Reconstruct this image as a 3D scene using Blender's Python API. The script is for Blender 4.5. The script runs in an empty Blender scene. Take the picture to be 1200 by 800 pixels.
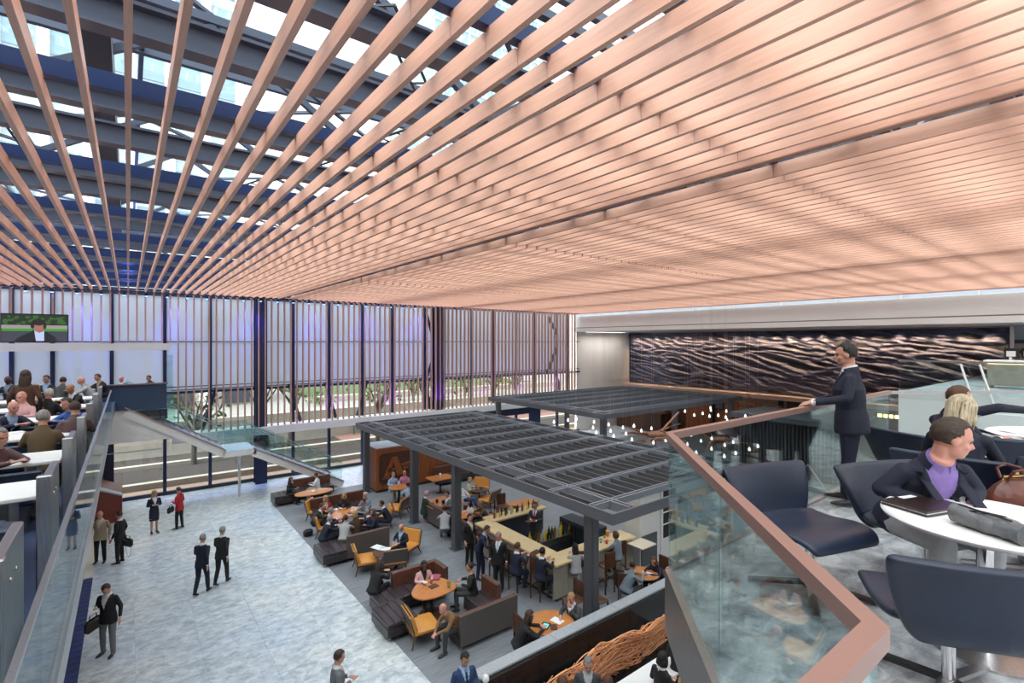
import bpy, bmesh, math, random
import numpy as np
from mathutils import Vector, Matrix, kdtree, noise
random.seed(7)
S = bpy.context.scene
C = S.collection
PI = math.pi

# ------------------------------------------------------------ camera, sky, light, exposure
CAMZ = 7.3
FPX = 582.0
YAW = math.radians(37.7)
cam_d = bpy.data.cameras.new('camera'); cam_d.sensor_width = 36; cam_d.lens = FPX/1200*36
cam_d.clip_start = 0.05; cam_d.clip_end = 500
cam = bpy.data.objects.new('camera', cam_d); C.objects.link(cam)
cam.location = (0, 0, CAMZ); cam.rotation_euler = (PI/2, 0, -YAW)
S.camera = cam
S.view_settings.view_transform = 'Standard'; S.view_settings.look = 'None'
S.view_settings.gamma = 1; S.view_settings.exposure = 1.58
S.view_settings.use_curve_mapping = False
W = bpy.data.worlds.new('overcast_sky'); S.world = W; W.use_nodes = True
bgn = W.node_tree.nodes['Background']; bgn.inputs[0].default_value = (0.92, 0.96, 1.0, 1); bgn.inputs[1].default_value = 1.45
S.cycles.max_bounces = 8; S.cycles.diffuse_bounces = 5; S.cycles.transparent_max_bounces = 24
S.cycles.glossy_bounces = 3; S.cycles.transmission_bounces = 4
S.cycles.use_denoising = True
S.cycles.sample_clamp_indirect = 6
S.cycles.caustics_reflective = False; S.cycles.caustics_refractive = False

def area_light(name, loc, size, power, col, rot=(0, 0, 0), sy=None, spread=None):
    d = bpy.data.lights.new(name, 'AREA'); d.energy = power; d.color = col; d.size = size
    if sy: d.shape = 'RECTANGLE'; d.size_y = sy
    if spread: d.spread = spread
    o = bpy.data.objects.new(name, d); o.location = loc; o.rotation_euler = rot; C.objects.link(o)
    return o
def spot_light(name, loc, target, power, col, ang=60, blend=.6, rad=.05):
    d = bpy.data.lights.new(name, 'SPOT'); d.energy = power; d.color = col
    d.spot_size = math.radians(ang); d.spot_blend = blend; d.shadow_soft_size = rad
    o = bpy.data.objects.new(name, d); o.location = loc
    o.rotation_euler = (Vector(target)-Vector(loc)).to_track_quat('-Z', 'Y').to_euler(); C.objects.link(o)
    return o

sun_d = bpy.data.lights.new('soft_sun', 'SUN'); sun_d.energy = 2.9; sun_d.angle = math.radians(70); sun_d.color = (1, .98, .95)
sun = bpy.data.objects.new('soft_sun', sun_d); C.objects.link(sun); sun.rotation_euler = Vector((.72, .12, -.68)).to_track_quat('-Z', 'Y').to_euler()
# ------------------------------------------------------------ helpers
cY, sY = math.cos(YAW), math.sin(YAW)
def at(px, py, z=0.0):
    """world X, Y of the point at height z seen at pixel px, py"""
    f = (z-CAMZ)*FPX/(400-py); r = (px-600)/FPX*f
    return (cY*r+sY*f, -sY*r+cY*f)
def cw(r, f):
    return (cY*r+sY*f, -sY*r+cY*f)
def face(deg):
    """rotation about z that turns a local +Y front: 0 away from camera, 90 right, 180 to camera, 270 left"""
    return math.radians(-37.7-deg)

MATS = {}
def mat(name, col, rough=.6, metal=0, spec=None, var=0, nscale=None, namt=.15, stretch=(1, 1, 1), bump=0, bscale=40, coat=0, emit=None, estr=1, alt=None, det=4, sheen=0):
    if name in MATS: return MATS[name]
    m = bpy.data.materials.new(name); m.use_nodes = True; MATS[name] = m
    nt = m.node_tree; b = nt.nodes['Principled BSDF']; N = nt.nodes.new; L = nt.links.new
    b.inputs['Roughness'].default_value = rough; b.inputs['Metallic'].default_value = metal
    if spec is not None: b.inputs['Specular IOR Level'].default_value = spec
    if coat: b.inputs['Coat Weight'].default_value = coat
    b.inputs['Base Color'].default_value = (*col, 1)
    if emit: b.inputs['Emission Color'].default_value = (*emit, 1); b.inputs['Emission Strength'].default_value = estr
    tc = None
    if nscale or bump:
        tc = N('ShaderNodeTexCoord'); mp = N('ShaderNodeMapping'); mp.inputs['Scale'].default_value = stretch
        L(tc.outputs['Object'], mp.inputs[0])
        oi = N('ShaderNodeObjectInfo'); va = N('ShaderNodeVectorMath'); va.operation = 'MULTIPLY_ADD'
        L(oi.outputs['Random'], va.inputs[0]); va.inputs[1].default_value = (17, 31, 23); L(mp.outputs[0], va.inputs[2])
    src = None
    if nscale:
        n = N('ShaderNodeTexNoise'); n.inputs['Scale'].default_value = nscale; n.inputs['Detail'].default_value = det
        L(va.outputs[0], n.inputs['Vector'])
        cr = N('ShaderNodeValToRGB'); a = alt or tuple(max(0, c*(1-2*namt)) for c in col)
        cr.color_ramp.elements[0].position = .32; cr.color_ramp.elements[1].position = .68
        cr.color_ramp.elements[0].color = (*a, 1); cr.color_ramp.elements[1].color = (*col, 1)
        L(n.outputs[0], cr.inputs[0]); src = cr.outputs[0]
    if var:
        oi2 = N('ShaderNodeObjectInfo'); mr = N('ShaderNodeMapRange'); mr.inputs[3].default_value = 1-var; mr.inputs[4].default_value = 1+var*.6
        L(oi2.outputs['Random'], mr.inputs[0]); hs = N('ShaderNodeHueSaturation'); L(mr.outputs[0], hs.inputs['Value'])
        if src: L(src, hs.inputs['Color'])
        else: hs.inputs['Color'].default_value = (*col, 1)
        src = hs.outputs[0]
    if src: L(src, b.inputs['Base Color'])
    if bump:
        n2 = N('ShaderNodeTexNoise'); n2.inputs['Scale'].default_value = bscale; n2.inputs['Detail'].default_value = 3
        L(va.outputs[0], n2.inputs['Vector']); bp = N('ShaderNodeBump'); bp.inputs['Strength'].default_value = bump
        bp.inputs['Distance'].default_value = .02
        L(n2.outputs[0], bp.inputs['Height']); L(bp.outputs[0], b.inputs['Normal'])
    return m
def glass(name, tint=(.9, .97, .97), refl=.08, gcol=(1, 1, 1), rough=.0, haze=0):
    if name in MATS: return MATS[name]
    m = bpy.data.materials.new(name); m.use_nodes = True; MATS[name] = m
    nt = m.node_tree; nt.nodes.clear(); N = nt.nodes.new; L = nt.links.new
    out = N('ShaderNodeOutputMaterial'); t = N('ShaderNodeBsdfTransparent'); t.inputs[0].default_value = (*tint, 1)
    g = N('ShaderNodeBsdfGlossy'); g.inputs['Roughness'].default_value = rough; g.inputs[0].default_value = (*gcol, 1)
    lw = N('ShaderNodeLayerWeight'); lw.inputs[0].default_value = .2
    mr = N('ShaderNodeMapRange'); mr.inputs[3].default_value = refl; mr.inputs[4].default_value = .45
    L(lw.outputs['Fresnel'], mr.inputs[0])
    mx = N('ShaderNodeMixShader'); L(mr.outputs[0], mx.inputs[0]); L(t.outputs[0], mx.inputs[1]); L(g.outputs[0], mx.inputs[2])
    last = mx
    if haze:
        d = N('ShaderNodeBsdfDiffuse'); d.inputs[0].default_value = (.8, .9, .9, 1)
        m2 = N('ShaderNodeMixShader'); m2.inputs[0].default_value = haze; L(mx.outputs[0], m2.inputs[1]); L(d.outputs[0], m2.inputs[2]); last = m2
    L(last.outputs[0], out.inputs[0]); return m
def frosted(name, col, tr=.6):
    m = bpy.data.materials.new(name); m.use_nodes = True; MATS[name] = m
    nt = m.node_tree; nt.nodes.clear(); N = nt.nodes.new; L = nt.links.new
    out = N('ShaderNodeOutputMaterial'); d = N('ShaderNodeBsdfDiffuse'); d.inputs[0].default_value = (*col, 1)
    t = N('ShaderNodeBsdfTranslucent'); t.inputs[0].default_value = (*col, 1)
    mx = N('ShaderNodeMixShader'); mx.inputs[0].default_value = tr; L(d.outputs[0], mx.inputs[1]); L(t.outputs[0], mx.inputs[2])
    L(mx.outputs[0], out.inputs[0]); return m

class MB:
    def __init__(s): s.v = []; s.f = []; s.sm = False
    def add(s, v, f):
        n = len(s.v); s.v += [tuple(p) for p in v]; s.f += [tuple(i+n for i in q) for q in f]; return s
    def box(s, x0, x1, y0, y1, z0, z1, M=None):
        v = [(x, y, z) for z in (z0, z1) for y in (y0, y1) for x in (x0, x1)]
        if M is not None: v = [M @ Vector(p) for p in v]
        return s.add(v, [(0, 2, 3, 1), (4, 5, 7, 6), (0, 1, 5, 4), (2, 6, 7, 3), (0, 4, 6, 2), (1, 3, 7, 5)])
    def cbox(s, c, d, b=.01, M=None):
        """box with chamfered edges: centre, size"""
        hx, hy, hz = d[0]/2, d[1]/2, d[2]/2; b = min(b, hx*.9, hy*.9, hz*.9)
        v = []
        for (z, k) in ((-hz, b), (-hz+b, 0), (hz-b, 0), (hz, b)):
            a, e = hx-k, hy-k
            v += [(a-b+k*0, -e, z), (a, -e+b, z), (a, e-b, z), (a-b, e, z), (-a+b, e, z), (-a, e-b, z), (-a, -e+b, z), (-a+b, -e, z)]
        v = [Vector(p)+Vector(c) for p in v]
        if M is not None: v = [M @ p for p in v]
        f = [tuple(reversed(range(8))), tuple(range(24, 32))]
        for k in range(3):
            for i in range(8): j = (i+1) % 8; f.append((k*8+i, k*8+j, k*8+8+j, k*8+8+i))
        return s.add(v, f)
    def bar(s, p, q, w, h=None, up=(0, 0, 1)):
        """straight bar of rectangular section from p to q"""
        h = h or w; p, q = Vector(p), Vector(q); d = (q-p).normalized(); u = Vector(up)
        if abs(d.dot(u)) > .98: u = Vector((1, 0, 0))
        a = d.cross(u).normalized(); b = a.cross(d).normalized()
        v = [e+a*(sx*w/2)+b*(sy*h/2) for e in (p, q) for sx, sy in ((-1, -1), (1, -1), (1, 1), (-1, 1))]
        return s.add(v, [(0, 1, 2, 3), (7, 6, 5, 4), (0, 4, 5, 1), (1, 5, 6, 2), (2, 6, 7, 3), (3, 7, 4, 0)])
    def loft(s, rings, n=12, lat=(1, 0, 0), cap=True, M=None):
        """rings: (centre, a, b): elliptical sections along a path; lat is the direction of radius a"""
        P = [Vector(r[0]) for r in rings]; v = []; k = len(P)
        for i, r in enumerate(rings):
            t = (P[min(i+1, k-1)]-P[max(i-1, 0)])
            t = t.normalized() if t.length > 1e-9 else Vector((0, 0, 1))
            l = Vector(lat)
            if abs(l.dot(t)) > .95: l = Vector((0, 1, 0)) if abs(t.y) < .9 else Vector((0, 0, 1))
            l = (l-t*l.dot(t)).normalized(); b = t.cross(l)
            for j in range(n):
                w = 2*PI*j/n; v.append(P[i]+l*(math.cos(w)*r[1])+b*(math.sin(w)*r[2]))
        f = [(i*n+j, i*n+(j+1) % n, (i+1)*n+(j+1) % n, (i+1)*n+j) for i in range(k-1) for j in range(n)]
        if cap: f += [tuple(reversed(range(n))), tuple(range((k-1)*n, k*n))]
        if M is not None: v = [M @ p for p in v]
        return s.add(v, f)
    def tube(s, pts, r, n=6, r1=None):
        k = len(pts); r1 = r if r1 is None else r1
        return s.loft([(p, r+(r1-r)*i/max(1, k-1), r+(r1-r)*i/max(1, k-1)) for i, p in enumerate(pts)], n)
    def lathe(s, prof, n=24, c=(0, 0, 0), M=None):
        return s.loft([((c[0], c[1], c[2]+z), max(r, 1e-4), max(r, 1e-4)) for r, z in prof], n, M=M)
    def ell(s, c, a, b, h, n=12, m=8, R=None):
        v = []; c = Vector(c)
        for i in range(m+1):
            t = PI*i/m; st = max(math.sin(t), 1e-3)
            for j in range(n):
                w = 2*PI*j/n; p = Vector((math.cos(w)*st*a, math.sin(w)*st*b, -math.cos(t)*h))
                v.append(c+(R @ p if R is not None else p))
        f = [(i*n+j, i*n+(j+1) % n, (i+1)*n+(j+1) % n, (i+1)*n+j) for i in range(m) for j in range(n)]
        f += [tuple(reversed(range(n))), tuple(range(m*n, (m+1)*n))]
        return s.add(v, f)
    def prism(s, poly, z0, z1, M=None, inset=0):
        n = len(poly); v = [(x, y, z0) for x, y in poly]+[(x, y, z1) for x, y in poly]
        if M is not None: v = [M @ Vector(p) for p in v]
        return s.add(v, [tuple(reversed(range(n))), tuple(range(n, 2*n))]+[(i, (i+1) % n, (i+1) % n+n, i+n) for i in range(n)])
    def mesh(s, name, smooth=False):
        me = bpy.data.meshes.new(name); me.from_pydata(s.v, [], s.f)
        if smooth:
            me.polygons.foreach_set('use_smooth', [True]*len(me.polygons))
            me.set_sharp_from_angle(angle=math.radians(40))
        me.update(); return me
    def build(s, name, m, parent=None, loc=(0, 0, 0), rz=0, smooth=False, kind=None, label=None):
        me = s.mesh(name, smooth); me.materials.append(m)
        return put(name, me, parent, loc, rz, kind, label)
def put(name, me, parent=None, loc=(0, 0, 0), rz=0, kind=None, label=None):
    o = bpy.data.objects.new(name, me); C.objects.link(o); o.location = loc; o.rotation_euler = (0, 0, rz)
    if parent: o.parent = parent
    if kind: o['kind'] = kind
    if label: o['label'] = label
    return o
def tag(o, label, cat, group=None, kind=None):
    o['label'] = label; o['category'] = cat
    if group: o['group'] = group
    if kind: o['kind'] = kind
    return o
def empty(name, loc=(0, 0, 0), rz=0, kind=None, parent=None):
    o = bpy.data.objects.new(name, None); C.objects.link(o); o.location = loc; o.rotation_euler = (0, 0, rz); o.empty_display_size = .1
    if kind: o['kind'] = kind
    if parent: o.parent = parent
    return o
def thing(name, label, cat, loc=(0, 0, 0), rz=0, group=None):
    return tag(empty(name, loc, rz), label, cat, group)
KIDS = {}
def copy_tree(o, parent=None):
    c = o.copy(); C.objects.link(c)
    if parent: c.parent = parent
    for ch in list(o.children): copy_tree(ch, c)
    return c
def again(proto, loc, rz, label, group=None):
    if proto.get('used'): o = copy_tree(proto)
    else: o = proto; proto['used'] = 1
    o.location = loc; o.rotation_euler = (0, 0, rz)
    if label: o['label'] = label
    if group: o['group'] = group
    return o
def Rz(a): return Matrix.Rotation(a, 4, 'Z')
def T(x, y, z): return Matrix.Translation((x, y, z))

# ------------------------------------------------------------ materials
M_slat = mat('cedar_slat', (.85, .485, .355), .45, var=.07, nscale=3, namt=.07, stretch=(12, .8, 12), det=3)
M_slatend = mat('cedar_reveal', (.42, .2, .13), .6)
M_screen = mat('screen_slat_wood', (.56, .33, .24), .5, var=.08)
M_navy = mat('navy_steel', (.018, .028, .075), .45)
M_blue = mat('blue_beam_paint', (.004, .024, .115), .45)
M_steel = mat('roof_steel_paint', (.06, .075, .12), .45)
M_steeldark = mat('dark_roof_steel', (.035, .04, .055), .5)
M_white = mat('white_paint', (.8, .8, .79), .5)
M_offwhite = mat('warm_white_plaster', (.74, .70, .66), .7)
M_soffit = mat('soffit_plaster', (.68, .65, .63), .8)
M_char = mat('charcoal_steel', (.085, .093, .105), .4)
M_beamsky = mat('pergola_beam_sky_lit', (.20, .225, .26), .33)  # pergola steel made lighter, sky reflection on the beams put into the colour
M_chartop = mat('pergola_steel', (.11, .12, .135), .33)
M_orangewood = mat('orange_wood_panel', (.42, .125, .04), .4, nscale=3, namt=.2, stretch=(9, 9, .6))
M_tabletop = mat('honey_wood_top', (.62, .24, .07), .3, nscale=3, namt=.12, stretch=(2, 12, 1), coat=.2)
M_orange = mat('orange_leather', (.68, .30, .06), .45, nscale=20, namt=.05)
M_brown = mat('brown_leather', (.16, .065, .04), .35, nscale=6, namt=.15)
M_dark = mat('dark_brown_leather', (.05, .038, .042), .32, nscale=5, namt=.15)
M_back = mat('grey_brown_shell', (.10, .085, .08), .5)
M_darkwood = mat('walnut_wood', (.12, .05, .03), .4, nscale=3, namt=.2, stretch=(8, 8, 1))
M_black = mat('black_metal', (.015, .015, .017), .4)
M_rubber = mat('black_plastic', (.01, .01, .01), .6)
M_chrome = mat('brushed_stainless', (.55, .55, .56), .28, 1, nscale=6, namt=.1, stretch=(20, 20, 1))
M_chrome2 = mat('polished_chrome', (.7, .7, .72), .12, 1)
M_rail = mat('bronze_rail', (.42, .27, .23), .38, .6)
M_granite = mat('black_granite', (.02, .02, .022), .15, nscale=60, namt=.3)
M_stonecap = mat('grey_stone_cap', (.42, .45, .48), .35, nscale=30, namt=.12)
M_bartop = mat('pale_maple_bar_top', (.78, .60, .33), .3, nscale=3, namt=.07, stretch=(1, 9, 1), coat=.3)
M_navyleather = mat('navy_leather', (.012, .021, .048), .36, nscale=4, namt=.15, bump=.15, bscale=9)
M_paper = mat('white_paper', (.82, .83, .84), .7)
M_copper = mat('copper_rod', (.86, .40, .19), .45, .0)
M_drift = mat('copper_driftwood', (.36, .16, .09), .5, nscale=8, namt=.2)
M_brick = mat('brick_paving', (.22, .11, .085), .9, nscale=14, namt=.12)
M_mulch = mat('bark_mulch', (.05, .036, .03), 1, nscale=40, namt=.3, bump=.6, bscale=60)
M_kerb = mat('limestone_kerb', (.40, .36, .30), .8, nscale=12, namt=.06)
M_grass = mat('lawn', (.07, .12, .03), 1, nscale=20, namt=.25)
M_asphalt = mat('pale_road', (.22, .215, .2), .9, nscale=10, namt=.05)
M_bark = mat('tree_bark', (.06, .045, .035), .9)
M_leaf = mat('green_leaves', (.07, .13, .03), .8, nscale=10, namt=.3)
M_stone = mat('cream_stone', (.34, .31, .26), .85, nscale=5, namt=.06)
M_facade = mat('tower_facade', (.50, .55, .57), .7)
M_facglass = mat('tower_windows', (.26, .36, .40), .25)
M_red = mat('rust_red_panel', (.17, .035, .02), .5)
M_bluerug = mat('blue_rug', (.03, .06, .26), .9, nscale=60, namt=.2)
G_rail = glass('rail_glass', (.86, .94, .94), .04)
G_raillight = glass('clear_rail_glass', (.88, .95, .94), .05)
G_win = glass('window_glass', (.93, .96, .96), .03)
G_roof = glass('roof_glass', (.92, .97, .98), .02)
G_tint = glass('landing_glass', (.80, .91, .91), .06)
M_frost = frosted('frosted_panel', (.66, .70, .76), .55)
def emis(name, col, s): return mat(name, (0, 0, 0), emit=col, estr=s)
# ------------------------------------------------------------ floors
def marble(name, c1, c2, c3, scale=1.1, vein=(.55, 2.2)):
    m = bpy.data.materials.new(name); m.use_nodes = True; MATS[name] = m
    nt = m.node_tree; b = nt.nodes['Principled BSDF']; N = nt.nodes.new; L = nt.links.new
    g = N('ShaderNodeNewGeometry'); mp = N('ShaderNodeMapping'); mp.inputs['Scale'].default_value = (vein[0]*scale, vein[1]*scale, 1)
    mp.inputs['Rotation'].default_value = (0, 0, .35)
    L(g.outputs['Position'], mp.inputs[0])
    oi = N('ShaderNodeObjectInfo'); va = N('ShaderNodeVectorMath'); va.operation = 'MULTIPLY_ADD'
    L(oi.outputs['Random'], va.inputs[0]); va.inputs[1].default_value = (1.2, .9, 1.5); L(mp.outputs[0], va.inputs[2])
    n = N('ShaderNodeTexNoise'); n.inputs['Scale'].default_value = 2.0; n.inputs['Detail'].default_value = 9; n.inputs['Roughness'].default_value = .68; n.inputs['Distortion'].default_value = .5
    L(va.outputs[0], n.inputs['Vector'])
    cr = N('ShaderNodeValToRGB'); e = cr.color_ramp.elements
    e[0].position = .34; e[0].color = (*c1, 1); e[1].position = .62; e[1].color = (*c3, 1); x = e.new(.48); x.color = (*c2, 1)
    L(n.outputs[0], cr.inputs[0])
    n2 = N('ShaderNodeTexNoise'); n2.inputs['Scale'].default_value = .28; n2.inputs['Detail'].default_value = 3; L(g.outputs['Position'], n2.inputs['Vector'])
    cr2 = N('ShaderNodeValToRGB'); cr2.color_ramp.elements[0].position = .35; cr2.color_ramp.elements[0].color = (.86, .9, .95, 1); cr2.color_ramp.elements[1].position = .7; cr2.color_ramp.elements[1].color = (1.06, 1.0, .93, 1)
    L(n2.outputs[0], cr2.inputs[0])
    mx = N('ShaderNodeMix'); mx.data_type = 'RGBA'; mx.blend_type = 'MULTIPLY'; mx.inputs[0].default_value = 1
    L(cr.outputs[0], mx.inputs[6]); L(cr2.outputs[0], mx.inputs[7]); L(mx.outputs[2], b.inputs['Base Color'])
    b.inputs['Roughness'].default_value = .3; b.inputs['Specular IOR Level'].default_value = .35
    return m
M_marble = marble('blue_white_marble', (.35, .42, .46), (.54, .61, .655), (.75, .79, .815), 1.6, (1.2, 1.75))
M_marble2 = marble('grey_marble', (.17, .18, .19), (.40, .41, .42), (.68, .68, .67), 1.9, (1.2, 1.8))
M_carpet = mat('slate_floor_plank', (.27, .285, .31), .5, nscale=3, namt=.14, stretch=(.8, 9, 1), var=.07)

floor = MB().box(-9, 36.5, -9, 28.8, -.3, -.02).build('floor', mat('floor_bed', (.4, .44, .47), .8), kind='structure')
tw = 1.25
xs = [5.13-tw*i for i in range(0, 9)]
tm = MB().box(.002, tw-.002, .002, tw-.002, -.02, 0).mesh('marble_tile'); tm.materials.append(M_marble)
for x in xs[1:]:
    y = 3.0
    while y < 28.6:
        if x > -1.2 or y > 12: put('marble_tile', tm, floor, (x, y, 0))
        y += tw
mb = MB()
for x in [5.13+tw*i for i in range(0, 20)]:
    for y in (24.82, 26.07, 27.32):
        if x < 14: put('marble_tile', tm, floor, (x, y, 0))
        else: mb.box(x+.004, x+tw-.004, y+.004, y+tw-.004, -.02, 0)
for i in range(8):
    for k in range(16): mb.box(-9+i*tw, -9+(i+1)*tw-.008, -8+k*tw, -8+(k+1)*tw-.008, -.02, 0)
mb.build('marble_tile_rest', M_marble, floor, kind='stuff')
pm = MB().box(.003, 2.397, .003, .447, -.02, 0).mesh('floor_plank'); pm.materials.append(M_carpet)
rest = MB(); cnt = 0
for k in range(50):
    y = 2.32+.45*k
    if y+.45 > 24.83: break
    x = 5.13-(0 if k % 2 else 1.2)
    while x < 36:
        x0 = max(x, 5.13); x1 = min(x+2.4, 36)
        if x0 == x and x1 > x+2.3 and x < 13.5 and y > 7.5 and cnt < 290: put('floor_plank', pm, floor, (x, y, 0)); cnt += 1
        else: rest.box(x0+.003, x1-.003, y+.003, y+.447, -.02, 0)
        x += 2.4
rest.build('floor_plank_rest', M_carpet, floor, kind='stuff')

# ------------------------------------------------------------ slatted cedar ceiling
ZS = 9.49; SD = .17; SW = .05; PITCH = .31
J = [3.1+2.95*k for k in range(-2, 9)]+[28.35]
ceil = empty('ceiling', (0, 0, ZS), kind='structure')
boards = {}
def board_mb(L, mb=None, x=0, y=0, z=0, c=.035):
    mb = mb or MB(); h = SW/2
    v = []
    for sx in (-h, h):
        v += [(x+sx, y+.002, z), (x+sx, y+L-.002, z), (x+sx, y+L-.002, z+SD+(.01 if c > .01 else 0)), (x+sx, y+c, z+SD-.004), (x+sx, y+.004, z+SD-c)]
    return mb.add(v, [(0, 1, 2, 3, 4), (9, 8, 7, 6, 5), (0, 5, 6, 1), (1, 6, 7, 2), (2, 7, 8, 3), (3, 8, 9, 4), (4, 9, 5, 0)])
cols = []
x = -6.2
while x < 28.2:
    if not (6.1 < x < 6.62) and not (16.9 < x < 17.25): cols.append(x)
    x += PITCH
cand = []
for x in cols:
    for k in range(len(J)-1):
        y0, y1 = J[k], J[k+1]
        if x > 6.5 and k in (4, 7): y0 += .05
        ym = (y0+y1)/2
        f = sY*x+cY*ym; r = cY*x-sY*ym
        vis = f > .5 and abs(r/f) < 1.25 and (2.19/f)*FPX < 560
        cand.append(((-1/f if vis else 1), x, y0, y1))
cand.sort()
rest = MB()
for i, (w, x, y0, y1) in enumerate(cand):
    L = round(y1-y0, 3)
    if i < 300 and w < 0:
        key = (L, x < 3.6)
        if key not in boards: boards[key] = board_mb(L, c=.035 if x < 3.6 else .006).mesh('slat'); boards[key].materials.append(M_slat)
        put('slat', boards[key], ceil, (x, y0, 0))
    else: board_mb(L, rest, x, y0, 0, .035 if x < 3.6 else .006)
rest.build('slat_rest', M_slat, ceil, kind='stuff')
for xa, xb in ((6.14, 6.62), (16.92, 17.2)):
    MB().box(xa, xb, -2.8, 28.3, .13, .2).build('reveal_board', M_slatend, ceil)
    MB().box(xa-.03, xa+.01, -2.8, 28.3, 0, .2).build('reveal_edge', M_slat, ceil)
MB().box(28.15, 28.3, -2.8, 28.3, -.04, .25).build('edge_board', mat('cedar_edge', (.45, .24, .17), .5), ceil)

# ------------------------------------------------------------ roof steel and glass
roof = empty('trim_1', (0, 0, 0), kind='structure')
for k in range(1, 11):
    y = 3.1+2.95*(k-2)
    MB().box(-7, 28, y-.05, y+.05, ZS+.18, ZS+.34).build('blue_beam', M_blue, roof)
    g = MB(); z = ZS+.28
    g.box(-7, 28, y+.72, y+.9, z, z+.025); g.box(-7, 28, y+.79, y+.82, z+.025, z+.2); g.box(-7, 28, y+.72, y+.9, z+.2, z+.225)
    g.build('roof_beam', M_steel, roof)
    g = MB(); z = ZS+.30
    g.box(-7, 28, y+1.95, y+2.13, z, z+.03); g.box(-7, 28, y+2.02, y+2.06, z+.03, z+.24); g.box(-7, 28, y+1.95, y+2.13, z+.24, z+.27)
    g.box(-7, 28, y+1.98, y+2.10, z+1.95, z+2.07)
    g.build('truss_chord', M_steel, roof)
    x = -6.8; t = 0
    while x < 27:
        za, zb = (z+.3, z+1.95) if t % 2 == 0 else (z+1.95, z+.3)
        MB().bar((x, y+2.04, za), (x+2.6, y+2.04, zb), .08, .09).build('truss_diagonal', M_steel, roof)
        x += 2.6; t += 1
for x in (-.28, 5.4, 10.6, 16, 21.2):
    MB().box(x-.13, x+.13, -6, 28.7, ZS+1.15, ZS+1.75).build('main_girder', M_steeldark, roof)
ZR = ZS+3.4
k = 0
for y in np.arange(-6, 29, 2.95):
    MB().box(-7, 36, y-.06, y+.06, ZR-.16, ZR).build('glazing_bar', M_steel, roof)
for x in np.arange(-7, 29, 3.6):
    MB().box(x-.04, x+.04, -6, 28.8, ZR-.12, ZR).build('glazing_bar', M_steel, roof)
i = 0
for x in np.arange(-7, 25, 3.6):
    for y in np.arange(-6, 26, 2.95):
        a, b = ((x, y, ZR-.25), (x+3.6, y+2.95, ZR-.25)) if i % 2 else ((x+3.6, y, ZR-.25), (x, y+2.95, ZR-.25))
        if x < 8: MB().bar(a, b, .09, .06).build('wind_brace', M_steel, roof)
        i += 1
MB().box(-7, 36, -6, 28.8, ZR, ZR+.02).build('roof_glass', G_roof, roof)
# cable ladders and pipes hung in the roof space
for (xa, ya, xb, yb) in ((-1.6, 3.5, -1.2, 13), (3.6, 6, 1.2, 13.5), (1.9, 4.4, 3.9, 6.8)):
    g = MB(); z = ZS+.95
    d = Vector((xb-xa, yb-ya, 0)).normalized(); n_ = Vector((-d.y, d.x, 0))*.09
    for s in (-1, 1): g.tube([(xa+s*n_.x, ya+s*n_.y, z), (xb+s*n_.x, yb+s*n_.y, z)], .018, 6)
    L = math.hypot(xb-xa, yb-ya)
    for q in range(int(L/.35)):
        p = Vector((xa, ya, z))+d*(q*.35); g.bar(p-n_, p+n_, .02)
    g.build('cable_ladder', M_black, roof)
MB().tube([(2.4, 5.2, ZS+1.9), (9, 5.2, ZS+1.9)], .05, 8).build('sprinkler_pipe', M_black, roof)

# ------------------------------------------------------------ the tall buildings outside the roof
tower = thing('office_tower', 'pale office tower seen through the glass roof', 'building', (-6, 84, 0))
MB().box(-34, 20, 0, 20, 0, 70).build('wall', M_facade, tower)
for i in range(13): MB().box(-33+i*4.3, -31.8+i*4.3, -.6, 0, 0, 70).build('pier', M_white, tower)
for k in range(14): MB().box(-34, 20, -.25, 0, 3+k*5, 6.2+k*5).build('window_band', M_facglass, tower)
tower2 = thing('glass_tower', 'gridded glass tower standing beyond the right of the skylight', 'building', (60, 84, 0))
MB().box(-14, 14, 0, 20, 0, 85).build('wall', M_facglass, tower2)
for i in range(15): MB().box(-14+i*2, -13.8+i*2, -.2, 0, 0, 85).build('mullion', M_white, tower2)
for k in range(28): MB().box(-14, 14, -.2, 0, k*3, k*3+.3).build('spandrel', M_white, tower2)

# ------------------------------------------------------------ window wall at the back
YB = 28.8
def xw(px, Y=YB):
    q = (px-600)/FPX; return Y*(cY*q+sY)/(cY-sY*q)
wall = empty('wall_back', (0, 0, 0), kind='structure')
MB().box(-9, 29.2, YB-.05, YB+.12, 0, .16).build('base_kerb', M_steeldark, wall)
muls = [-8.2, -5.6]+[xw(p) for p in (14, 62, 131, 193, 246, 303, 343, 385, 424, 459, 497, 520, 552, 577, 604, 626, 652, 664)]
for x in muls:
    MB().box(x-.07, x+.07, YB-.16, YB+.02, .1, 9.6).build('mullion', M_navy, wall)
for (p, w, z1) in ((125, .5, 4.1), (305, .55, 9.6), (512, .55, 9.6)):
    x = xw(p, 28.3)
    g = MB().box(x-w/2, x+w/2, 28.02, 28.07, 0, z1).box(x-w/2, x+w/2, 28.43, 28.48, 0, z1).box(x-.05, x+.05, 28.07, 28.43, 0, z1)
    g.build('column', M_navy, wall)
for i in range(len(muls)-1):
    a, b = muls[i]+.07, muls[i+1]-.07
    if b-a < .05: continue
    MB().box(a, b, YB-.03, YB-.01, 4.9, 9.6).build('frosted_pane', M_frost, wall)
    MB().box(a, b, YB-.03, YB-.01, 2.95, 4.8).build('clear_pane', G_win, wall)
    MB().box(a, b, YB-.03, YB-.01, .16, 2.5).build('lower_pane', G_win, wall)
for z, h in ((4.78, .12), (7.27, .04), (5.1, .03), (9.45, .2)):
    MB().box(-9, 29.2, YB-.12, YB-.02, z, z+h).build('transom', M_navy, wall)
MB().box(1.6, 25, YB-.9, YB+.02, 2.52, 2.92).build('white_ledge', M_white, wall)
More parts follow.
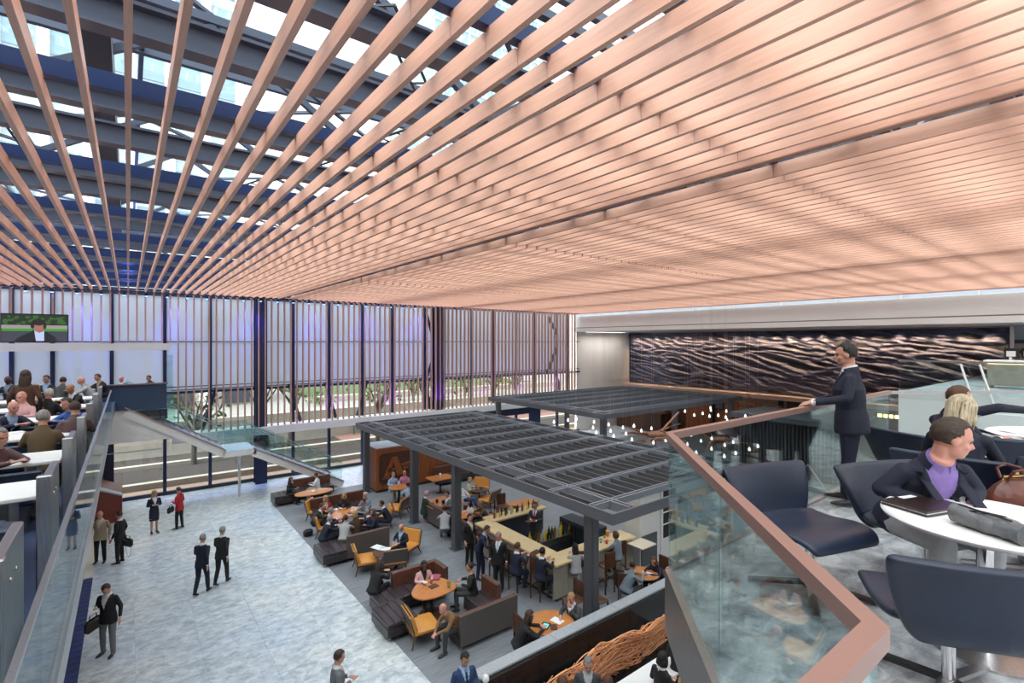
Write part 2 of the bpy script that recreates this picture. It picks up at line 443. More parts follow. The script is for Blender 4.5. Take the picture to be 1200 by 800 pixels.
# braced struts behind the screen
for p, s in ((246, -1), (343, 1), (385, 1), (424, -1), (497, 1), (652, 1)):
    x = xw(p); MB().bar((x-.25*s, YB-.2, 5.0), (x+.35*s, YB-.2, 2.95), .14).build('strut', M_navy, wall)
MB().bar((xw(497), YB-.25, 9.2), (xw(505), YB-.25, 7.6), .13).build('strut', M_navy, wall)
MB().bar((xw(505), YB-.25, 6.2), (xw(497), YB-.25, 4.8), .13).build('strut', M_navy, wall)
MB().bar((xw(640), YB-.25, 9.2), (xw(650), YB-.25, 7.9), .16).build('strut', M_navy, wall)
MB().bar((xw(650), YB-.25, 6.8), (xw(638), YB-.25, 4.8), .16).build('strut', M_navy, wall)
# wooden screen of vertical slats
scr = empty('slat_screen', (0, 0, 0)); scr['kind'] = 'structure'
sl = MB().box(-.03, .03, -.075, .075, 2.94, ZS+.15).mesh('screen_slat'); sl.materials.append(M_screen)
ss = MB().box(-.03, .03, -.075, .075, 7.25, ZS+.15).mesh('screen_slat'); ss.materials.append(M_screen)
x = -6.2
while x < 28:
    put('screen_slat', sl if x > 1.7 else ss, scr, (x, 28.0, 0)); x += PITCH
MB().box(-9, 28.2, 27.97, 28.03, 9.6, 9.7).build('slat_track', M_navy, scr)
MB().box(1.6, 28, 27.97, 28.03, 5.0, 5.04).build('slat_track', M_navy, scr)

# ------------------------------------------------------------ side walls, bulkhead, mural wall
MB().box(28.9, 36.5, YB, YB+.2, 0, 11).build('wall_return', M_offwhite, kind='structure')
rib = empty('ribbed_panel'); rib['kind'] = 'structure'
for i in range(26): MB().box(32.0+i*.13, 32.07+i*.13, YB-.04, YB, 4.0, 8.4).build('rib', M_offwhite, rib)
MB().box(35.6, 36, -9, 29, 0, 12).build('wall_right', mat('wall_beige', (.50, .42, .37), .8), kind='structure')
MB().box(-9.2, -9, -9, 29, 0, 12.9).build('wall_left', M_offwhite, kind='structure')
MB().box(-9, 36, -9.2, -9, 0, 12.9).build('wall_front', M_offwhite, kind='structure')
MB().box(28.6, 35.6, -9, 28.8, 8.1, 8.25).build('soffit', M_soffit, kind='structure')
MB().box(28.6, 28.8, -9, 28.8, 8.42, 9.30).build('trim_2', M_soffit, kind='structure')
MB().box(28.64, 28.8, -9, 28.8, 8.25, 8.42).build('trim_3', mat('soffit_groove', (.25, .23, .22), .8), kind='structure')
MB().box(28.5, 28.64, -9, 28.8, 8.08, 8.36).build('trim_4', M_soffit, kind='structure')
lf = thing('added_fill_strip', 'added slim fill light brightening the blank wall left of the mural', 'light', (31.6, 28.0, 8.06))  # strip added to brighten the dim wall return, not an existing fixture
MB().box(-2.4, 2.4, -.06, .06, 0, .04).build('housing', M_white, lf); MB().box(-2.35, 2.35, -.045, .045, -.006, 0).build('fill_face', emis('fill_strip_glow', (1, .98, .95), 3), lf)
area_light('added_fill_lamp', (31.6, 27.6, 8.0), 4.6, 42, (1, .97, .93), (math.radians(-12), 0, 0), .15)  # fill lamp added with the strip to lift the wall return
# clerestory band above the bulkhead
cl = empty('window_1'); cl['kind'] = 'structure'
for i in range(14):
    MB().box(28.66, 28.68, -8.9+i*2.7, -6.28+i*2.7, 9.32, 10.6).build('pane', M_frost, cl)
    MB().box(28.62, 28.72, -6.28+i*2.7, -6.2+i*2.7, 9.3, 10.6).build('mullion', M_white, cl)
MB().box(34.5, 35.6, 3.0, 28.7, 3.35, 3.62).build('trim_5', mat('beige_ledge', (.50, .39, .34), .6), kind='structure')

# sea mural: panels carved in waves
M_sea = bpy.data.materials.new('sea_mural_relief'); M_sea.use_nodes = True
b = M_sea.node_tree.nodes['Principled BSDF']; b.inputs['Base Color'].default_value = (.055, .062, .118, 1); b.inputs['Roughness'].default_value = .58
MB().box(35.5, 35.6, 4.6, 28.7, 3.7, 8.02).build('trim_6', MATS.get('x') or mat('mural_backing', (.03, .03, .04), .8), kind='structure')
mural = thing('sea_mural', 'long wall mural of dark sea waves in carved relief lit by warm downlights', 'mural', (35.6, 0, 0))
mb_all = []
def wave(y, z):
    p = Vector((y*.42+z*.25, z*1.9-y*.36, 3.1))
    w = noise.noise(p*.5)*1.4
    h = 0
    for k, (fr, am) in enumerate(((1.0, 1.0), (2.1, .55), (4.3, .27), (8.2, .12))):
        n = noise.noise(Vector((p.x*fr+w+k*7, p.y*fr*1.35+w*.8, k*3.3))); h += am*(1-abs(n)*2.4)
    return h*.14
Y0, Y1, Z0, Z1 = 4.65, 28.6, 3.7, 8.02; NP = 20; pw = (Y1-Y0)/NP
for i in range(NP):
    nx, nz = 22, 84; v = []; f = []
    for a in range(nx+1):
        for c in range(nz+1):
            y = Y0+i*pw+(a/nx)*(pw-.002); z = Z0+(Z1-Z0)*c/nz
            e = min(1, min(a, nx-a)/1.0)
            v.append((-.05-wave(y, z)*(.96+.04*e), y, z))
    for a in range(nx):
        for c in range(nz):
            q = a*(nz+1)+c; f.append((q, q+1, q+nz+2, q+nz+1))
    me = bpy.data.meshes.new('mural_panel'); me.from_pydata(v, [], f); me.polygons.foreach_set('use_smooth', [True]*len(f)); me.materials.append(M_sea)
    put('mural_panel', me, mural)
MB().box(-.16, 0, Y0-.12, Y0-.02, Z0, Z1).build('frame', M_steeldark, mural)
MB().box(-.16, 0, Y1, Y1+.1, Z0, Z1).build('frame', M_steeldark, mural)
dl = thing('recessed_downlight', 'x', 'light')
MB().lathe([(.07, 0), (.075, -.012), (.055, -.015), (.05, 0)], 16).build('trim_ring', M_white, dl)
MB().lathe([(.05, -.006), (.0, -.006)], 12).build('lamp_face', emis('warm_lamp_face', (1, .72, .42), 12), dl)
for i in range(24):
    y = 5.2+i*.98
    again(dl, (34.75, y, 8.1), 0, 'small round downlight in the soffit above the sea mural', 'row of downlights above the sea mural')
    spot_light('mural_spot', (34.75, y, 8.05), (35.42, y, 6.6), 130, (1, .66, .36), 75, .8, .03)

# ------------------------------------------------------------ blue lamps along the top of the screen
bl = thing('blue_spotlight', 'x', 'light')
MB().lathe([(.05, 0), (.06, .05), (.06, .14), (.03, .16)], 12).build('housing', M_black, bl)
MB().lathe([(.052, -.004), (.0, -.006)], 12).build('lens', emis('blue_lens', (.03, .15, 1), 30), bl)
for i in range(26):
    x = -5.6+i*.78
    again(bl, (x, 27.7, 9.33), 0, 'small blue spotlight at the head of the wooden screen', 'blue spotlights along the head of the screen')
MB().box(-6.2, 28, 27.66, 27.74, -.02, .05).build('lamp_track', M_navy, ceil)
for i in range(7):
    spot_light('blue_wash', (-4.5+i*3.1, 27.35, 9.3), (-4.5+i*3.1, 28.2, 6.0), 120, (.10, .13, 1), 95, .9, .1)
for i in range(6):
    spot_light('violet_wash', (9+i*3.3, 27.2, 3.1), (9+i*3.3, 28.2, 6.0), 60, (.30, .10, 1), 95, .9, .1)
area_light('blue_beam_light', (0, 27.3, 9.85), .3, 90, (.05, .15, 1), (PI, 0, 0), 12)

# ------------------------------------------------------------ outside the window wall
MB().box(-30, 60, 28.95, 30.4, -.2, -.02).build('pavement', mat('tan_paving', (.30, .20, .14), .9, nscale=8, namt=.1), kind='structure')
MB().box(-30, 60, 30.4, 30.8, -.2, .28).build('kerb_1', M_kerb, kind='structure')
MB().box(-30, 60, 30.8, 34.2, -.2, .2).build('planting_bed', M_mulch, kind='structure')
MB().box(-30, 60, 34.2, 34.6, -.2, .42).build('kerb_2', M_kerb, kind='structure')
MB().box(-30, 12, 34.6, 37, -.2, .3).build('plaza_path', M_mulch, kind='structure')
MB().box(12, 60, 34.6, 50, -.2, .3).build('brick_plaza', M_brick, kind='structure')
MB().box(-30, 26, 37.3, 37.8, -.2, 2.3).build('retaining_wall', M_stone, kind='structure')
MB().box(-30, 60, 37.5, 160, -.2, 2.1).build('ground', M_asphalt, kind='structure')
lawn = MB().box(13, 40, 44, 60, 2.1, 2.35).build('lawn', M_grass, kind='structure')
MB().box(12, 41, 43.3, 44, 2.1, 2.6).build('kerb_3', M_kerb, kind='structure')
bd = thing('stone_building', 'cream stone building behind the trees at the left of the window wall', 'building', (-12, 46, 2.1))
MB().box(-16, 21, 0, 8, 0, 9).build('wall', M_stone, bd)
for i in range(9): MB().box(-14+i*4, -12+i*4, -.1, 0, .2, 3.4).build('window', M_steeldark, bd)
for i in range(9): MB().box(-15.6+i*4, -14.8+i*4, -.45, 0, 0, 9).build('pilaster', M_white, bd)
bd = thing('distant_building', 'long brick and stone building behind the lawn', 'building', (34, 66, 2.1))
MB().box(-24, 20, 0, 8, 0, 10).build('wall', mat('pale_brick', (.5, .38, .32), .9), bd)
for i in range(10): MB().box(-22+i*4, -20+i*4, -.1, 0, 1, 4).build('window', M_facglass, bd)
def tree(x, y, z0, h, label, lean=0, crown=False):
    t = thing('street_tree', label, 'tree', (x, y, z0), 0, 'trees outside the window wall')
    rnd = random.Random(int(x*10)); g = MB()
    g.tube([(0, 0, 0), (lean*.1, 0, h*.25), (lean*.3, .05, h*.5)], .16, 8, .11)
    for i in range(7):
        a = rnd.random()*6.28; s = .5+rnd.random()
        p0 = Vector((lean*.25, 0, h*(.34+.02*i))); p1 = p0+Vector((math.cos(a)*.8*s, math.sin(a)*.8*s, h*.22)); p2 = p1+Vector((math.cos(a+.4)*.6, math.sin(a+.4)*.6, h*.25))
        g.tube([p0, p1, p2], .07, 6, .02)
        for q in range(3):
            b_ = rnd.random()*6.28; g.tube([p1, p1+Vector((math.cos(b_)*.7, math.sin(b_)*.7, .8))], .025, 4, .008)
    g.build('trunk', M_bark, t, smooth=True)
    if crown:
        g = MB()
        for i in range(90):
            c = Vector((rnd.gauss(0, .9), rnd.gauss(0, .9), h*.62+rnd.gauss(0, .7)))
            e = [Vector((rnd.gauss(0, 1), rnd.gauss(0, 1), rnd.gauss(0, 1))).normalized()*.22 for _ in range(3)]
            g.add([c+e[0], c+e[1], c+e[2], c-e[0]*.8], [(0, 1, 2), (0, 2, 3)])
        g.build('leaves', M_leaf, t, kind='stuff')
    return t
for (x, y, h, l, ln, cr) in ((7.3, 35.9, 6.5, 'bare forked tree just left of the thick navy column', -1.2, 0), (8.6, 35.6, 6.5, 'bare dark tree close beside the forked one', .9, 0),
                      (13.7, 33, 6, 'dark straight tree in the mulch bed left of the pergola', .2, 0), (17.4, 33, 6, 'slim bare tree in the mulch bed behind the front pergola', 1.1, 0),
                      (20, 40, 6, 'leafy tree at the edge of the lawn', -.4, 1), (25.5, 40.5, 6, 'leafy tree right of the lawn', .5, 1), (28, 39, 6.5, 'leafy tree behind the right half of the screen', .2, 1),
                      (33, 42, 6, 'leafy tree farthest to the right outside', -.6, 1), (3, 34.0, 5, 'thin leafy tree outside behind the glass stair', .3, 1)):
    tree(x, y, .2, h, l, ln, cr)
def bush(x, y, z, s, label):
    rnd = random.Random(int(x*7+y)); g = MB()
    for i in range(60):
        c = Vector((rnd.gauss(0, .5*s), rnd.gauss(0, .35*s), abs(rnd.gauss(.35*s, .2*s)))); e = [Vector((rnd.gauss(0, 1), rnd.gauss(0, 1), rnd.gauss(0, 1))).normalized()*.14*s for _ in range(3)]
        g.add([c+e[0], c+e[1], c+e[2], c-e[0]*.8], [(0, 1, 2), (0, 2, 3)])
    tag(g.build('shrub', M_leaf, None, (x, y, z)), label, 'shrub', 'shrubs outside')
bush(12.5, 42, 2.1, 1.6, 'green shrub at the left end of the lawn'); bush(17.5, 41.5, 2.1, 2.2, 'wide green shrub in front of the lawn'); bush(24, 35.2, .3, 1.5, 'low shrub on the brick plaza behind the front pergola')
pl = thing('stone_planter', 'pale stone planter with low green plants outside behind the pergola', 'planter', (20.5, 35.9, .3))
MB().box(-2, 2, -.8, .8, 0, .8).build('box', M_kerb, pl)
MB().box(-1.85, 1.85, -.65, .65, .8, .95).build('plants', M_leaf, pl)
sg = thing('green_street_sign', 'dark green sign board on the white wall outside', 'sign', (14.9, 36.9, 1.1))
MB().box(-1.7, 1.7, -.06, 0, 0, .7).box(-1.5, -1.4, -.06, 0, -.85, 0).box(1.4, 1.5, -.06, 0, -.85, 0).build('board', mat('sign_green', (.05, .16, .1), .5), sg)
g = MB()
for (a, w, z) in ((-1.5, .9, .42), (-.4, .5, .42), (.3, 1.1, .42), (-1.3, .6, .18), (-.5, 1.2, .18), (.9, .5, .18)): g.box(a, a+w, -.075, -.06, z, z+.12)
g.build('lettering', M_paper, sg)
# dark navy doorway portal behind pergola
pt = empty('door_1'); pt['kind'] = 'structure'
for a, b_, c, d in ((18.3, 24.5, 2.0, 2.7), (18.3, 18.7, 0, 2.0), (23.6, 24.5, 0, 2.0), (21.1, 21.3, 0, 2.0)):
    MB().box(a, b_, 28.2, 28.5, c, d).build('portal_frame', M_navy, pt)
# ------------------------------------------------------------ pergolas
def pergola(label, x0, x1, y0, y1, zt, dy, posts, group=None):
    t = thing('pergola', label, 'pergola', (x0, y0, 0)); X, Y = x1-x0, y1-y0
    h = .26
    for (a, b, c, d) in ((0, X, 0, .06), (0, X, Y-.06, Y), (0, .06, .06, Y-.06), (X-.06, X, .06, Y-.06)):
        MB().box(a, b, c, d, zt-h, zt).build('fascia', M_chartop, t)
    i0 = .75
    for xx in (i0, X-i0):
        g = MB()
        for s in (-.07, .07): g.box(xx+s-.025, xx+s+.025, .06, Y-.06, zt-.2, zt+.02)
        g.box(xx-.05, xx+.05, .06, Y-.06, zt-.2, zt-.17); g.build('long_beam', M_beamsky, t)
    n = int(round((Y-2*i0)/dy)); ys = [i0+(Y-2*i0)*k/n for k in range(n+1)]
    for y in ys:
        g = MB()
        for s in (-.065, .065): g.box(.06, X-.06, y+s-.022, y+s+.022, zt-.15, zt+.015)
        g.box(.06, X-.06, y-.045, y+.045, zt-.15, zt-.13); g.build('cross_beam', M_beamsky, t)
    nf = int((X-.4)/.41); me = {}
    for k in range(n):
        L = round(ys[k+1]-ys[k]-.2, 3)
        if L not in me:
            me[L] = MB().box(-.018, .018, 0, L, zt-.2, zt-.03).mesh('fin'); me[L].materials.append(M_char)
        for j in range(nf): put('fin', me[L], t, (.35+j*.41, ys[k]+.1, 0))
    for (px, py) in posts:
        g = MB().box(px-x0-.13, px-x0+.13, py-y0-.13, py-y0+.13, 0, zt-.2)
        g.box(px-x0-.09, px-x0+.09, py-y0-.15, py-y0+.15, 0, zt-.2); g.build('post', M_char, t)
        MB().box(px-x0-.2, px-x0+.2, py-y0-.2, py-y0+.2, 0, .02).build('post_base', M_char, t)
    return t
pergola('front dark steel pergola with open fins, standing over the bar and lounge', 8.8, 15.9, 7.6, 23.9, 3.33, 1.45,
        ((9.15, 23.4), (9.15, 18.3), (9.15, 15.05), (9.15, 8.6), (15.5, 23.4), (15.5, 15.05), (15.5, 8.6)))
pergola('rear dark steel pergola, farther back toward the sea mural', 18.8, 32.4, 16.8, 26.9, 3.66, 1.6,
        ((19.2, 26.3), (19.3, 17.3), (25.5, 17.3), (31.9, 17.3), (25.5, 26.4)))

# ------------------------------------------------------------ timber kiosk with the A sign
kx, ky = 9.45, 22.9
kt = thing('timber_kiosk', 'orange timber clad kiosk wall with a big letter A sign under the front pergola', 'kiosk', (kx, ky, 0))
MB().box(.03, 6.2, .03, 1.6, 0, 2.1).build('core', M_darkwood, kt)
MB().box(0, 6.25, 0, 1.65, 2.1, 2.14).build('top', mat('grey_top', (.36, .40, .44), .6), kt)
MB().box(.02, 6.2, .0, 1.6, 0, .12).build('plinth', M_black, kt)
for i in range(26): MB().box(i*.24+.004, i*.24+.236, 0, .03, .12, 2.1).build('panel_board', M_orangewood, kt)
for i in range(7): MB().box(0, .03, .03+i*.225, .25+i*.225, .12, 2.1).build('panel_board', M_orangewood, kt)
sg = thing('letter_sign', 'rounded dark brown sign with an orange letter A on the kiosk wall', 'sign', (10.42, 22.9, 1.12))
def rrect(w, h, r, n=5):
    p = []
    for cx, cy, a0 in ((w/2-r, h/2-r, 0), (-w/2+r, h/2-r, 90), (-w/2+r, -h/2+r, 180), (w/2-r, -h/2+r, 270)):
        for i in range(n+1): a = math.radians(a0+90*i/n); p.append((cx+math.cos(a)*r, cy+math.sin(a)*r))
    return p
MX = Matrix.Rotation(PI/2, 4, 'X')
bo_ = MB().prism(rrect(1.7, 1.5, .25), .0, .05, M=MX).build('board', M_darkwood, sg)
g = MB()
g.prism([(-.62, -.4), (-.34, -.4), (-.08, .42), (-.22, .52)], .05, .1, M=MX)
g.prism([(-.22, .52), (.06, .52), (.42, -.4), (.08, -.4)], .05, .11, M=MX)
g.prism([(-.4, -.15), (.1, -.15), (.1, -.02), (-.36, -.02)], .05, .1, M=MX)
g.build('letter_a', M_orangewood, bo_)
g = MB()
g.prism([(.3, .12), (.78, .2), (.74, .08), (.34, .0)], .05, .09, M=MX); g.prism([(.38, -.04), (.7, .04), (.66, -.12), (.42, -.18)], .05, .09, M=MX)
g.prism([(-.7, -.5), (-.3, -.5), (-.3, -.44), (-.7, -.44)], .05, .09, M=MX)
g.build('small_lettering', M_orangewood, bo_, kind='stuff')

# ------------------------------------------------------------ glass stair at the back left
st = empty('staircase', (0, 0, 0)); st['kind'] = 'structure'
def flight(x0, z0, x1, z1, n, ya=25.0, yb=27.0):
    for i in range(n):
        xa = x0+(x1-x0)*i/n; xb = x0+(x1-x0)*(i+1)/n; z = z0+(z1-z0)*(i+1)/n
        MB().box(xa, xb+.03, ya+.05, yb-.05, z-.03, z+.02).build('tread', mat('tread_stone', (.42, .43, .44), .6), st)
    for y in (ya, yb):
        g = MB().bar((x0, y, z0-.12), (x1, y, z1-.12), .10, .34); g.build('stringer', M_white, st)
        MB().bar((x0, y-.02, z0+.06), (x1, y-.02, z1+.06), .16, .04).build('stringer_cap', M_rail, st)
        n2 = 3
        for k in range(n2):
            a, b = k/n2+.01, (k+1)/n2-.01
            xa, xb = x0+(x1-x0)*a, x0+(x1-x0)*b; za, zb = z0+(z1-z0)*a, z0+(z1-z0)*b
            MB().add([(xa, y-.006, za), (xb, y-.006, zb), (xb, y-.006, zb+1.05), (xa, y-.006, za+1.05), (xa, y+.006, za), (xb, y+.006, zb), (xb, y+.006, zb+1.05), (xa, y+.006, za+1.05)],
                     [(0, 1, 2, 3), (7, 6, 5, 4), (0, 4, 5, 1), (1, 5, 6, 2), (2, 6, 7, 3), (3, 7, 4, 0)]).build('glass_guard', G_tint if k == 0 else G_raillight, st)
        MB().tube([(x0, y+.06, z0+.92), (x1, y+.06, z1+.92)], .022, 8).build('handrail', M_chrome2, st)
flight(-.1, 4.62, 3.35, 2.5, 13)
flight(4.5, 2.4, 8.55, .25, 13)
MB().box(3.3, 4.6, 24.95, 27.05, 2.2, 2.42).build('landing', M_white, st)
for y in (24.95, 27.05): MB().box(3.32, 4.58, y-.006, y+.006, 2.42, 3.5).build('glass_guard', G_tint, st)
MB().tube([(4.15, 26.4, 0), (4.15, 26.4, 2.2)], .06, 12).build('support_post', M_white, st)
# white triangular cheek below the top of the stair and slab edge of the mezzanine
MB().add([(x, y, z) for y in (25.02, 25.12) for x, z in ((-9, 4.55), (-.05, 4.55), (2.0, 3.27), (-9, 3.27))],
         [(0, 1, 2, 3), (7, 6, 5, 4), (0, 4, 5, 1), (1, 5, 6, 2), (2, 6, 7, 3), (3, 7, 4, 0)]).build('stair_cheek', M_white, st)
MB().box(-1.2, 1.6, 25.8, 25.83, 3.3, 4.9).build('glass_panel', G_tint, st)
MB().box(1.35, 1.55, 26.4, 26.43, 4.7, 6.7).build('glass_panel', G_tint, st)

# ------------------------------------------------------------ left mezzanine
ZM = 4.95
mz = empty('mezzanine', (0, 0, 0)); mz['kind'] = 'structure'
MB().box(-9, -.42, -1, 25.0, ZM-.4, ZM).build('slab', mat('dark_mezzanine_floor', (.03, .05, .12), .6), mz)
MB().box(-9, 1.3, 25.15, 27.9, 4.1, 4.5).build('landing_slab', M_navy, mz)
MB().box(-.42, -.40, -1, 25.0, ZM-.32, ZM+.02).build('slab_edge', M_chrome, mz)
gr = thing('mezzanine_guardrail', 'long glass guardrail with steel cap along the left mezzanine edge', 'railing', (-.395, 0, 0))
for k in range(9):
    y0 = 2.0+k*1.85
    MB().box(-.008, .008, y0, y0+1.84, ZM-.1, ZM+.90).build('glass_pane', G_raillight, gr)
MB().box(-.016, .016, 2.0, 18.66, ZM+.90, ZM+.93).build('cap_rail', M_chrome, gr)
MB().box(-.018, .018, 2.0, 18.66, ZM-.02, ZM+.07).build('base_shoe', M_chrome, gr)
MB().box(-.4, 1.2, 18.66, 18.69, 4.0, 4.02).build('glass_edge', M_chrome, gr)
# far end: low dark screen and ledge in front of the people sitting at the end
MB().box(-1.0, 1.25, 24.92, 25.0, 4.56, 5.56).build('end_parapet', mat('deep_blue_panel', (.03, .06, .12), .25), mz)
MB().box(-1.0, 1.3, 24.84, 25.1, 5.56, 5.61).build('end_parapet_cap', mat('bronze_ledge', (.16, .12, .12), .35), mz)
MB().box(-9, 1.5, 26.9, 27.4, 6.92, 7.22).build('white_bulkhead', mat('gloss_white_bulkhead', (.82, .85, .9), .25), mz)
fins = []
fin = thing('booth_end_panel', 'x', 'divider')
sp_ = MB().cbox((0, 0, ZM+.52), (.06, .9, 1.1), .008).build('steel_panel', M_chrome, fin)
MB().cbox((0, -.42, ZM+.35), (.11, .09, 1.5), .01).build('steel_post', M_chrome, fin)
g = MB()
for s in (-1, 1): g.ell((.035, .1*s, ZM+.85), .01, .018, .018, 8, 5)
g.build('bolt', M_chrome2, sp_, kind='stuff')
tb = thing('work_table', 'x', 'table')
MB().cbox((-1.1, 0, ZM+.73), (2.2, .82, .05), .01).build('table_top', M_white, tb)
MB().box(-1.9, -1.8, -.3, .3, ZM, ZM+.7).build('leg_frame', M_chrome, tb)
MB().box(-.35, -.25, -.3, .3, ZM, ZM+.7).build('leg_frame', M_chrome, tb)
ordn = ['nearest, cut by the left edge', 'second from the camera', 'third, right of the brown jacket', 'fourth from the camera', 'fifth from the camera', 'sixth from the camera', 'farthest from the camera']
for k in range(7):
    y = 4.5+2.3*k-(.02*k)
    again(fin, (-.62, y, 0), 0, 'brushed steel booth end panel on the left mezzanine, '+ordn[k])
ordt = ['nearest, beside the dark coats', 'second, nearer than the brown jacket', 'third, beyond the brown jacket', 'fourth from the camera', 'fifth from the camera', 'farthest from the camera']
for k in range(6):
    y = 5.6+2.3*k+(1.9 if k == 0 else 1.55)
    again(tb, (-.72, y, 0), 0, 'white work table on the left mezzanine, '+ordt[k])
# dark upholstered benches between the tables
for k in range(6):
    y = 6.15+2.3*k
    bt = thing('booth_bench', 'x', 'bench', (-.8, y, 0)); bt['label'] = 'dark blue booth bench on the left mezzanine, '+['nearest to the camera', 'second from the camera', 'third from the camera', 'fourth from the camera', 'fifth from the camera', 'farthest from the camera'][k]
    MB().cbox((-1.1, .2, ZM+.4), (2.0, .5, .12), .03).build('seat', M_navyleather, bt)
    MB().box(-2.0, -.2, 0, .4, ZM, ZM+.34).build('base', M_steeldark, bt)
    MB().cbox((-1.1, .46, ZM+.52), (2.0, .08, .3), .02).build('backrest', M_navyleather, bt)
# small things on the tables
for (x, y, l) in ((-1.5, 7.6, 'phone lying on the nearest white mezzanine table'), (-1.35, 12.1, 'dark phone on the white table left of the blue shirt')):
    tag(MB().cbox((0, 0, .006), (.16, .08, .012), .003).build('phone', M_rubber, None, (x, y, ZM+.755), .3), l, 'phone')
for (x, y, l) in ((-2.4, 11.3, 'sheets of paper on the table before the pink bald man'), (-1.6, 12.2, 'open paper between the gray shirt and brown jacket'), (-1.2, 14.3, 'white paper on the fourth mezzanine table'), (-1.3, 16.8, 'white paper on the fifth mezzanine table')):
    tag(MB().cbox((0, 0, .004), (.3, .21, .006), .002).build('paper', M_paper, None, (x, y, ZM+.756), .4), l, 'paper')
cl_ = MB()
rnd = random.Random(4)
for i in range(9): cl_.ell((rnd.uniform(-.3, .3), rnd.uniform(-.2, .2), rnd.uniform(.05, .35)), .22, .2, .12, 12, 8)
cl_.tube([(-.2, .1, .42), (.1, -.1, .44), (.3, -.25, .2)], .03)
tag(cl_.build('coat', mat('black_gloss_coat', (.02, .022, .026), .3), None, (-1.15, 5.6, ZM+.46), 0, True), 'pile of black coats and a bag on the nearest mezzanine bench', 'coat')
tag(MB().cbox((0, 0, .12), (.3, .22, .24), .02).build('tablet_stand', M_navyleather, None, (-.8, 5.2, ZM+.75), 0), 'grey blue box beside the nearest steel booth panel', 'box')

# television above the mezzanine
tv = thing('television', 'wide wall screen showing a man in a dark suit by water and a green lawn', 'television', (-2.93, 27.3, 7.27))
MB().cbox((0, .03, .56), (1.98, .06, 1.15), .01).build('casing', M_rubber, tv)
sc_ = MB().box(-.96, .96, -.006, 0, .03, 1.09).build('screen', emis('screen_water', (.05, .055, .075), 0.378), tv)
MB().box(-.96, .96, -.009, -.006, .44, .54).build('lawn_band', emis('screen_lawn', (.06, .32, .03), 0.336), sc_)
MB().box(-.96, .96, -.009, -.006, .54, .68).build('crowd_band', emis('screen_crowd', (.42, .36, .36), 0.294), sc_)
MB().box(-.96, .96, -.008, -.006, .68, 1.09).build('tree_band', emis('screen_dark_trees', (.012, .022, .012), .6), sc_)
g = MB(); rnd = random.Random(2)
for i in range(40): g.ell((rnd.uniform(-.9, .9), -.009, rnd.uniform(.72, 1.02)), rnd.uniform(.04, .1), .003, rnd.uniform(.03, .06), 8, 5)
g.build('foliage', emis('screen_trees', (.04, .12, .03), 0.378), sc_)
g = MB(); MX2 = MX
g.prism([(-.62, .03), (.66, .03), (.6, .2), (.36, .4), (.2, .48), (-.06, .48), (-.2, .36), (-.5, .18)], .01, .013, M=MX2)
g.build('suit', emis('screen_suit', (.012, .014, .02), 0.42), sc_)
MB().prism([(-.03, .48), (.02, .05), (.26, .05), (.26, .46), (.12, .38)], .014, .017, M=MX2).build('shirt', emis('screen_shirt', (.5, .55, .8), 0.378), sc_)
MB().ell((.1, -.018, .62), .16, .004, .22, 16, 10).build('face', emis('screen_face', (.40, .17, .13), 0.336), sc_)
g = MB(); g.ell((.1, -.022, .8), .2, .004, .13, 16, 8); g.ell((-.08, -.022, .68), .06, .004, .14, 12, 8); g.ell((.28, -.022, .66), .05, .004, .14, 12, 8)
g.build('hair', emis('screen_hair', (.02, .018, .018), 0.42), sc_)

# ground floor pieces below the mezzanine edge
ep = MB(); 
rug = thing('striped_rug', 'blue carpet strip with dark crosswise stripes on the marble by the glass', 'rug', (-1.6, 2, 0))
MB().box(-2, .74, 0, 18.05, 0, .012).build('carpet', M_bluerug, rug)
g = MB()
for i in range(64): g.box(-2, .74, i*.28+.05, i*.28+.13, .012, .02)
g.build('stripes', mat('dark_stripe', (.05, .045, .06), .8), rug)
tag(MB().box(-3.6, -.88, 20.1, 25.5, 0, .03).build('stone_mat', mat('cream_slab', (.66, .62, .55), .6)), 'cream stone slab at the end of the striped carpet', 'mat')
pod = thing('brown_plinth', 'rust brown sloped plinth with a grey top, by the navy column', 'plinth', (-.9, 27.3, 0), math.radians(0))
MB().add([(-.7, -1.9, 0), (.7, -1.6, 0), (.7, .5, 0), (-.7, .5, 0), (-.7, -1.9, 1.75), (.7, -1.6, 1.0), (.7, .5, 1.0), (-.7, .5, 1.75)],
         [(3, 2, 1, 0), (4, 5, 6, 7), (0, 1, 5, 4), (1, 2, 6, 5), (2, 3, 7, 6), (3, 0, 4, 7)]).build('body', M_red, pod)
MB().add([(-.72, -1.95, 1.76), (.72, -1.65, 1.01), (.72, -1.3, 1.01), (-.72, -1.3, 1.76), (-.72, -1.95, 1.82), (.72, -1.65, 1.07), (.72, -1.3, 1.07), (-.72, -1.3, 1.82)],
         [(3, 2, 1, 0), (4, 5, 6, 7), (0, 1, 5, 4), (1, 2, 6, 5), (2, 3, 7, 6), (3, 0, 4, 7)]).build('top', M_stonecap, pod)

